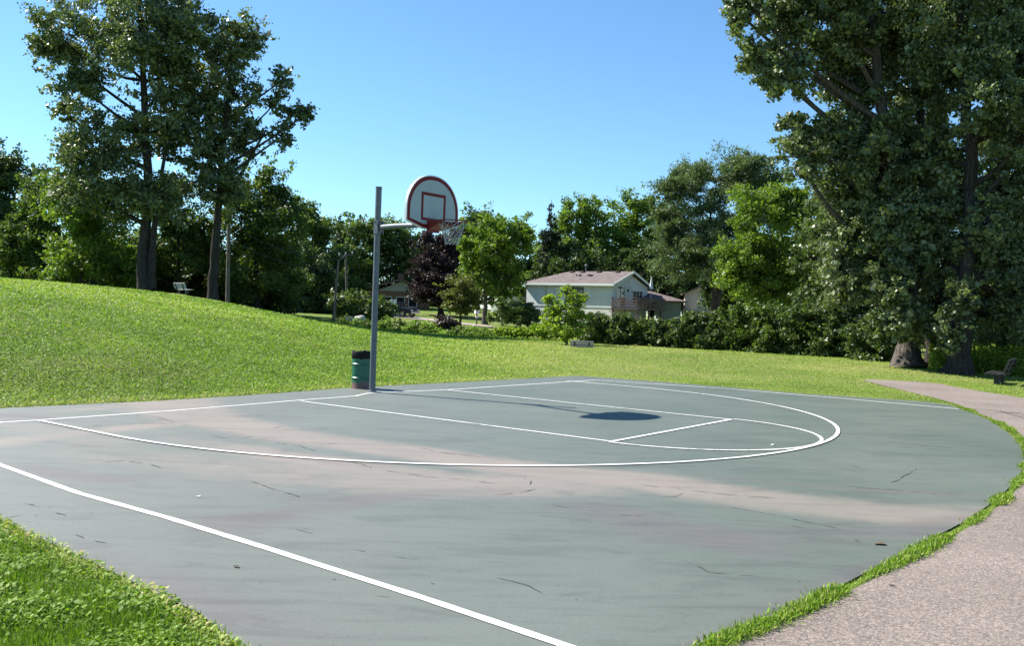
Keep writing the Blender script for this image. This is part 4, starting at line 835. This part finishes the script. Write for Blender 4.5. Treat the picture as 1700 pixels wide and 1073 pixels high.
q = MB(); q.add(lo_ + hi_ + tp_, [(0, 1, 5, 4), (1, 2, 6, 5), (2, 3, 7, 6), (3, 0, 4, 7), (4, 5, 8, 9), (5, 6, 8), (6, 7, 9, 8), (7, 4, 9), (0, 3, 2, 1)]); q.build('garage_roof', M_ROOFG, hs)
# closed patio umbrella on the deck
up0 = at(1080.5, 496, 92.5); zt_ = at(1080.5, 459, 92.5)[2]
um = empty('patio_umbrella', (up0[0], up0[1], ZS + .02), 0, 'closed white patio umbrella standing on the deck of the grey house', 'umbrella')
MB().tube([(0, 0, 0), (0, 0, zt_ - ZS)], .03, 6).build('pole', M_TRIM, um)
MB().lathe((0, 0, zt_ - ZS), [(.02, 0), (.08, -.4), (.2, -1.1), (.26, -1.3), (.03, -1.25)], 9).build('canopy', M_BOARD, um)
# --- beige house
BX = empty('beige_house', tuple(at(1137, 500, 98)[:2]) + (0,), R_(-8), 'beige sided house with a dark window, partly hidden by the locust trunk', 'house')
bz0, bz1, bz2 = -.5, at(1140, 487, 98)[2], at(1160, 470, 98)[2]; bw = 5.2
MB().box((bw / 2, 3, (bz0 + bz1) / 2), (bw, 6, bz1 - bz0)).prism([(0, 0, bz1 - .002), (bw, 0, bz1 - .002), (bw * .52, 0, bz2)], (0, 6, 0)).build('wall', M_BEIGE, BX)
q = MB()
for (a, b) in (((-.35, bz1 - .22), (bw * .52, bz2 + .03)), ((bw + .35, bz1 - .22), (bw * .52, bz2 + .03))):
    q.prism([(a[0], -.4, a[1] + .02), (b[0], -.4, b[1] + .02), (b[0], -.4, b[1] + .2), (a[0], -.4, a[1] + .2)], (0, 7, 0))
q.build('roof', M_ROOFB, BX)
window(BX, (2.1, 0, at(1171, 489, 98)[2]), .95, 1.0, Matrix.Identity(4), mull=0)
q = MB(); q.box((bw / 2, -1.1, at(1180, 513, 97)[2] - .3), (bw + .6, 2.2, .14)); q.box((bw / 2 - 2.4, -2, 0), (.12, .12, 1.6)); q.box((bw / 2 + 2.4, -2, 0), (.12, .12, 1.6)); q.build('porch_roof', M_BEIGE, BX)
# --- brown ranch house
BR = empty('brick_house', tuple(at(636, 500, 106)[:2]) + (0,), R_(14), 'low tan brick ranch house with a brown roof in the shade of the trees', 'house')
rz0 = -.2; re = at(640, 483, 106)[2]; rp_ = at(666, 463, 106)[2]
gw = 6.6; q = MB(); q.box((-1.2 + gw / 2 - 1.2, 4, (rz0 + re) / 2), (gw + 2.4, 8, re - rz0)); q.build('wall', M_BRICK, BR)
q = MB(); q.prism([(-.6, -.06, re), (gw - 1.8, -.06, re), ((gw - 2.4) / 2, -.06, rp_ - .25)], (0, .2, 0)); q.build('gable', M_STUCCO, BR)
q = MB()
for a in ((-3.3, re - .2), (gw - 1.2, re - .2)):
    q.prism([(a[0], -.5, a[1]), ((gw - 2.4) / 2, -.5, rp_ - .2), ((gw - 2.4) / 2, -.5, rp_), (a[0], -.5, a[1] + .18)], (0, 9, 0))
roofb = q.build('roof', M_ROOFB, BR)
q = MB().box(((gw - 2.4) / 2 + .1, 2, rp_ + .1), (.7, .6, 1.1)); q.build('chimney', M_BRICK, roofb)
for x_ in (.5, 2.0, 3.4): window(BR, (x_, 0, (rz0 + re) / 2 + .55), .95, 1.1, Matrix.Identity(4), mull=0)
# shed roof glimpsed behind the light maple
SH = empty('garden_shed', tuple(at(846, 500, 108)[:2]) + (0,), R_(20), 'small pale garden shed behind the light green maple', 'shed')
MB().box((0, 1.5, 1.3), (2.6, 3, 2.6)).build('wall', M_GSIDE, SH); q = MB(); q.prism([(-1.6, -.3, 2.62), (1.6, -.3, 2.62), (0, -.3, 3.5)], (0, 3.6, 0)); q.build('roof', M_WHITE, SH)

# ------------------------------------------------------------------ driveway, car, signs, poles, boulders
dv = P2z = [tuple(at(x, y, D)[:2]) for x, y, D in ((640, 526, 92), (700, 524, 90), (760, 528, 84), (815, 531, 80), (826, 536, 74), (770, 535, 78), (700, 532, 84), (640, 534, 86))]
tag(draped('driveway', dv, .5, path_mat('driveway_concrete', (.29, .25, .235), (.35, .31, .295), 0), .03), 'pale concrete driveway curving below the olive tree', 'driveway', kind='structure')
M_CAR = simple('car_paint', (.03, .032, .045), .25, .3, .2, 2); M_RUB = simple('rubber', (.015, .015, .015), .8); M_CHR = simple('chrome', (.55, .55, .56), .25, .9, .1); M_LAMP = simple('lamp_glass', (.62, .64, .66), .2)
cpz = at(655, 525, 88); car = empty('parked_car', (cpz[0], cpz[1], h1(cpz[0], cpz[1])), R_(-24), 'dark sedan parked on the driveway in front of the brick house', 'car')
sec = [(-2.2, .35), (-2.25, .62), (-2.05, .86), (-1.2, .95), (-.75, 1.38), (.45, 1.42), (1.05, .98), (2.0, .84), (2.28, .62), (2.25, .35)]
m = MB(); m.prism([(x, -.86, z) for x, z in sec], (0, 1.72, 0)); m.build('body', M_CAR, car, bevel=.05)
m = MB()
for y_ in (-.868, .868): m.prism([(-1.05, y_, .98), (-.70, y_, 1.32), (.40, y_, 1.35), (.85, y_, .99)], (0, .004 * np.sign(y_), 0))
m.prism([(.52, -.7, 1.372), (1.04, -.76, 1.02), (1.04, .76, 1.02), (.52, .7, 1.372)], (.02, 0, .02)); m.build('window', M_GLASS, car)
for x_ in (-1.4, 1.4):
    for y_ in (-.86, .86):
        wh = MB().tube([(x_, y_ - .1, .33), (x_, y_ + .1, .33)], .33, 20).build('wheel', M_RUB, car, smooth=True)
        MB().tube([(x_, y_ - .108, .33), (x_, y_ + .108, .33)], .2, 14).build('rim', M_CHR, wh)
for y_ in (-.62, .62): MB().box((2.235, y_, .66), (.08, .3, .13)).build('headlight', M_LAMP, car, bevel=.015)
MB().box((2.27, 0, .46), (.08, 1.6, .16)).build('bumper', M_CHR, car, bevel=.02)
M_POLEW = bark_mat('pole_wood', (.10, .085, .07), (.26, .23, .20)); M_POSTW = simple('sign_white', (.72, .76, .82), .5)
sg = at(652, 520, 82); zg = h1(sg[0], sg[1]); sn = empty('street_sign', (sg[0], sg[1], zg), 0, 'pair of small pale blue sign plates on a post by the parked car', 'sign')
zs = at(652, 502, 82)[2] - zg
MB().tube([(0, 0, 0), (0, 0, zs + .3)], .03, 6).build('post', M_GALV, sn)
for s in (-1, 1): MB().box((s * .17, -.05, zs), (.26, .02, .5)).build('plate', M_POSTW, sn)
mb_ = at(791.5, 528, 80); zg = h1(mb_[0], mb_[1]); mo = empty('mailbox', (mb_[0], mb_[1], zg), R_(15), 'white mailbox on a post beside the driveway', 'mailbox')
zz = at(791, 519, 80)[2] - zg
MB().box((0, 0, (zz - .1) / 2), (.1, .1, max(zz - .1, .3))).build('post', M_DECK, mo); q = MB(); q.prism([(-.17, -.25, zz - .1), (.17, -.25, zz - .1), (.17, -.25, zz + .1), (.1, -.25, zz + .2), (-.1, -.25, zz + .2), (-.17, -.25, zz + .1)], (0, .5, 0)); q.build('box', M_POSTW, mo)
MB().box((0, -.1, zz - .38), (.28, .12, .16)).build('newspaper_tube', M_POSTW, mo, bevel=.02)
def upole(label, px0, py0, px1, py1, D, r=.13, cross=False):
    a = at(px0, py0, D); b = at(px1, py1, D); g = h1(a[0], a[1]); o = empty('utility_pole', (a[0], a[1], g), 0, label, 'utility pole')
    t_ = (b[0] - a[0], 0, b[2] - g); MB().tube([(0, 0, -.2), t_], [r, r * .75], 10).build('shaft', M_POLEW, o, smooth=True)
    if cross:
        MB().box((t_[0], 0, t_[2] - .15), (1.3, .11, .13), Matrix.Rotation(R_(-8), 4, 'Y')).build('crossarm', M_POLEW, o)
        for s in (-.55, 0, .55): MB().lathe((t_[0] + s, 0, t_[2] - .05 + .14 * s), [(.0, .16), (.05, .13), (.05, .03), (.03, -.02)], 8).build('insulator', M_POSTW, o)
    return (b[0], b[1], b[2])
q1 = upole('tall leaning grey utility pole without a crossarm', 553, 532, 562, 431, 69, .11)
q2 = upole('utility pole with a pale crossarm behind the leaning one', 577, 515, 574, 421, 77, .11, True)
q3 = upole('dark utility pole beside the leaning cottonwood trunk on the hill', 378, 500, 380, 372, 60, .14)
M_CAB = simple('cable_black', (.02, .02, .02), .6)
for k, (a, b, lab) in enumerate(((q3, q1, 'upper black cable strung from the dark pole to the leaning pole'), (tuple(np.array(q3) - (0, 0, .9)), tuple(np.array(q1) - (0, 0, .7)), 'lower black cable strung from the dark pole to the leaning pole'), (q1, q2, 'short black cable between the leaning pole and the crossarm pole'))):
    P = bez(a, b, np.array([0, 0, -1.2 if k < 2 else -.3]), 14); tag(MB().tube([tuple(x) for x in P], .022, 5).build('power_cable', M_CAB), lab, 'cable')
M_ROCK = simple('boulder_stone', (.36, .34, .32), .9, 0, .2, 3, .4)
def boulder(px, py, D, r, lab):
    p = at(px, py, D); bm = bmesh.new(); bmesh.ops.create_icosphere(bm, subdivisions=3, radius=1)
    for v in bm.verts:
        c = v.co; k = 1 + .14 * math.sin(3.1 * c.x + px) * math.cos(2.7 * c.y + 1) + .08 * math.sin(6 * c.z + 4 * c.x); v.co = Vector((c.x * r * k, c.y * r * .8 * k, c.z * r * .7 * k))
    me = bpy.data.meshes.new('boulder'); bm.to_mesh(me); bm.free(); me.materials.append(M_ROCK)
    tag(link('boulder', me, None, (p[0], p[1], h1(p[0], p[1]) + r * .35), True), lab, 'boulder', 'boulders at the lawn edge')
boulder(581, 534, 68, .42, 'left of two pale boulders behind the perennials by the hoop pole'); boulder(597, 534, 69, .5, 'right of two pale boulders behind the perennials, nearer the hoop pole')
# litter and leaf scraps on the court
M_SCR = simple('scrap_white', (.75, .75, .72), .8); M_SCB = simple('scrap_brown', (.10, .08, .05), .9)
def scrap(px, py, s, mat, name, lab, cat, z=.008):
    p = gp(px, py); a = rng.random() * 6; P = [(s * math.cos(a + t) * k, s * math.sin(a + t) * k * .7, .004 * math.sin(2 * t)) for t, k in zip(np.linspace(0, 2 * math.pi, 8)[:-1], (1, .7, .9, .6, 1, .75, .85))]
    tag(MB().prism(P, (0, 0, .0025)).build(name, mat), lab, cat).location = (p[0], p[1], z)
scrap(329, 826, .022, M_SCR, 'paper_scrap', 'white paper scrap on the court beside the broad near sideline', 'litter')
scrap(1284, 740, .04, M_SCR, 'paper_scrap', 'white paper scrap inside the key circle', 'litter')
scrap(392, 943, .022, M_SCB, 'fallen_leaf', 'dry brown leaf lying on the near court below the sideline', 'leaf')
scrap(1480, 975, .02, M_SCB, 'fallen_leaf', 'dry brown leaf on the path near the grass strip', 'leaf')
scrap(1462, 905, .055, M_SCB, 'fallen_leaf', 'reddish dry leaf on the court beside the grass strip', 'leaf')

# ------------------------------------------------------------------ world, sun, camera
w = bpy.data.worlds.new('World'); SC.world = w; w.use_nodes = True
nt = w.node_tree; bg = nt.nodes['Background']; sky = nt.nodes.new('ShaderNodeTexSky'); sky.sky_type = 'NISHITA'; sky.sun_disc = False
sky.sun_elevation = SUN_EL; sky.sun_rotation = math.atan2(SUN_H[0], SUN_H[1]); sky.altitude = 200; sky.air_density = 1.0; sky.dust_density = .0; sky.ozone_density = 4
tint = nt.nodes.new('ShaderNodeMix'); tint.data_type = 'RGBA'; tint.blend_type = 'MULTIPLY'; tint.inputs[0].default_value = 1; tint.inputs[7].default_value = (.86, 1.10, 1.20, 1)
nt.links.new(sky.outputs[0], tint.inputs[6]); nt.links.new(tint.outputs[2], bg.inputs[0]); bg.inputs[1].default_value = .070
ld = bpy.data.lights.new('sun', 'SUN'); ld.energy = 5.0; ld.angle = R_(.5); ld.color = (1, .94, .85)
lo = bpy.data.objects.new('sun', ld); COL.objects.link(lo)
sd = Vector((SUN_H[0] * math.cos(SUN_EL), SUN_H[1] * math.cos(SUN_EL), math.sin(SUN_EL)))
lo.rotation_euler = sd.to_track_quat('Z', 'Y').to_euler(); lo.location = (0, 0, 40)
cd = bpy.data.cameras.new('camera'); cd.sensor_width = 36; cd.lens = FOC / 1700 * 36; cd.clip_end = 4000; cd.clip_start = .05
co = bpy.data.objects.new('camera', cd); COL.objects.link(co)
co.matrix_world = Matrix(((CR[0], CU[0], -FWD[0], 0), (CR[1], CU[1], -FWD[1], 0), (CR[2], CU[2], -FWD[2], CAMZ), (0, 0, 0, 1)))
SC.camera = co
SC.view_settings.view_transform = 'Standard'; SC.view_settings.look = 'None'; SC.view_settings.exposure = 1.22; SC.view_settings.gamma = 1
SC.cycles.max_bounces = 6; SC.cycles.transparent_max_bounces = 8
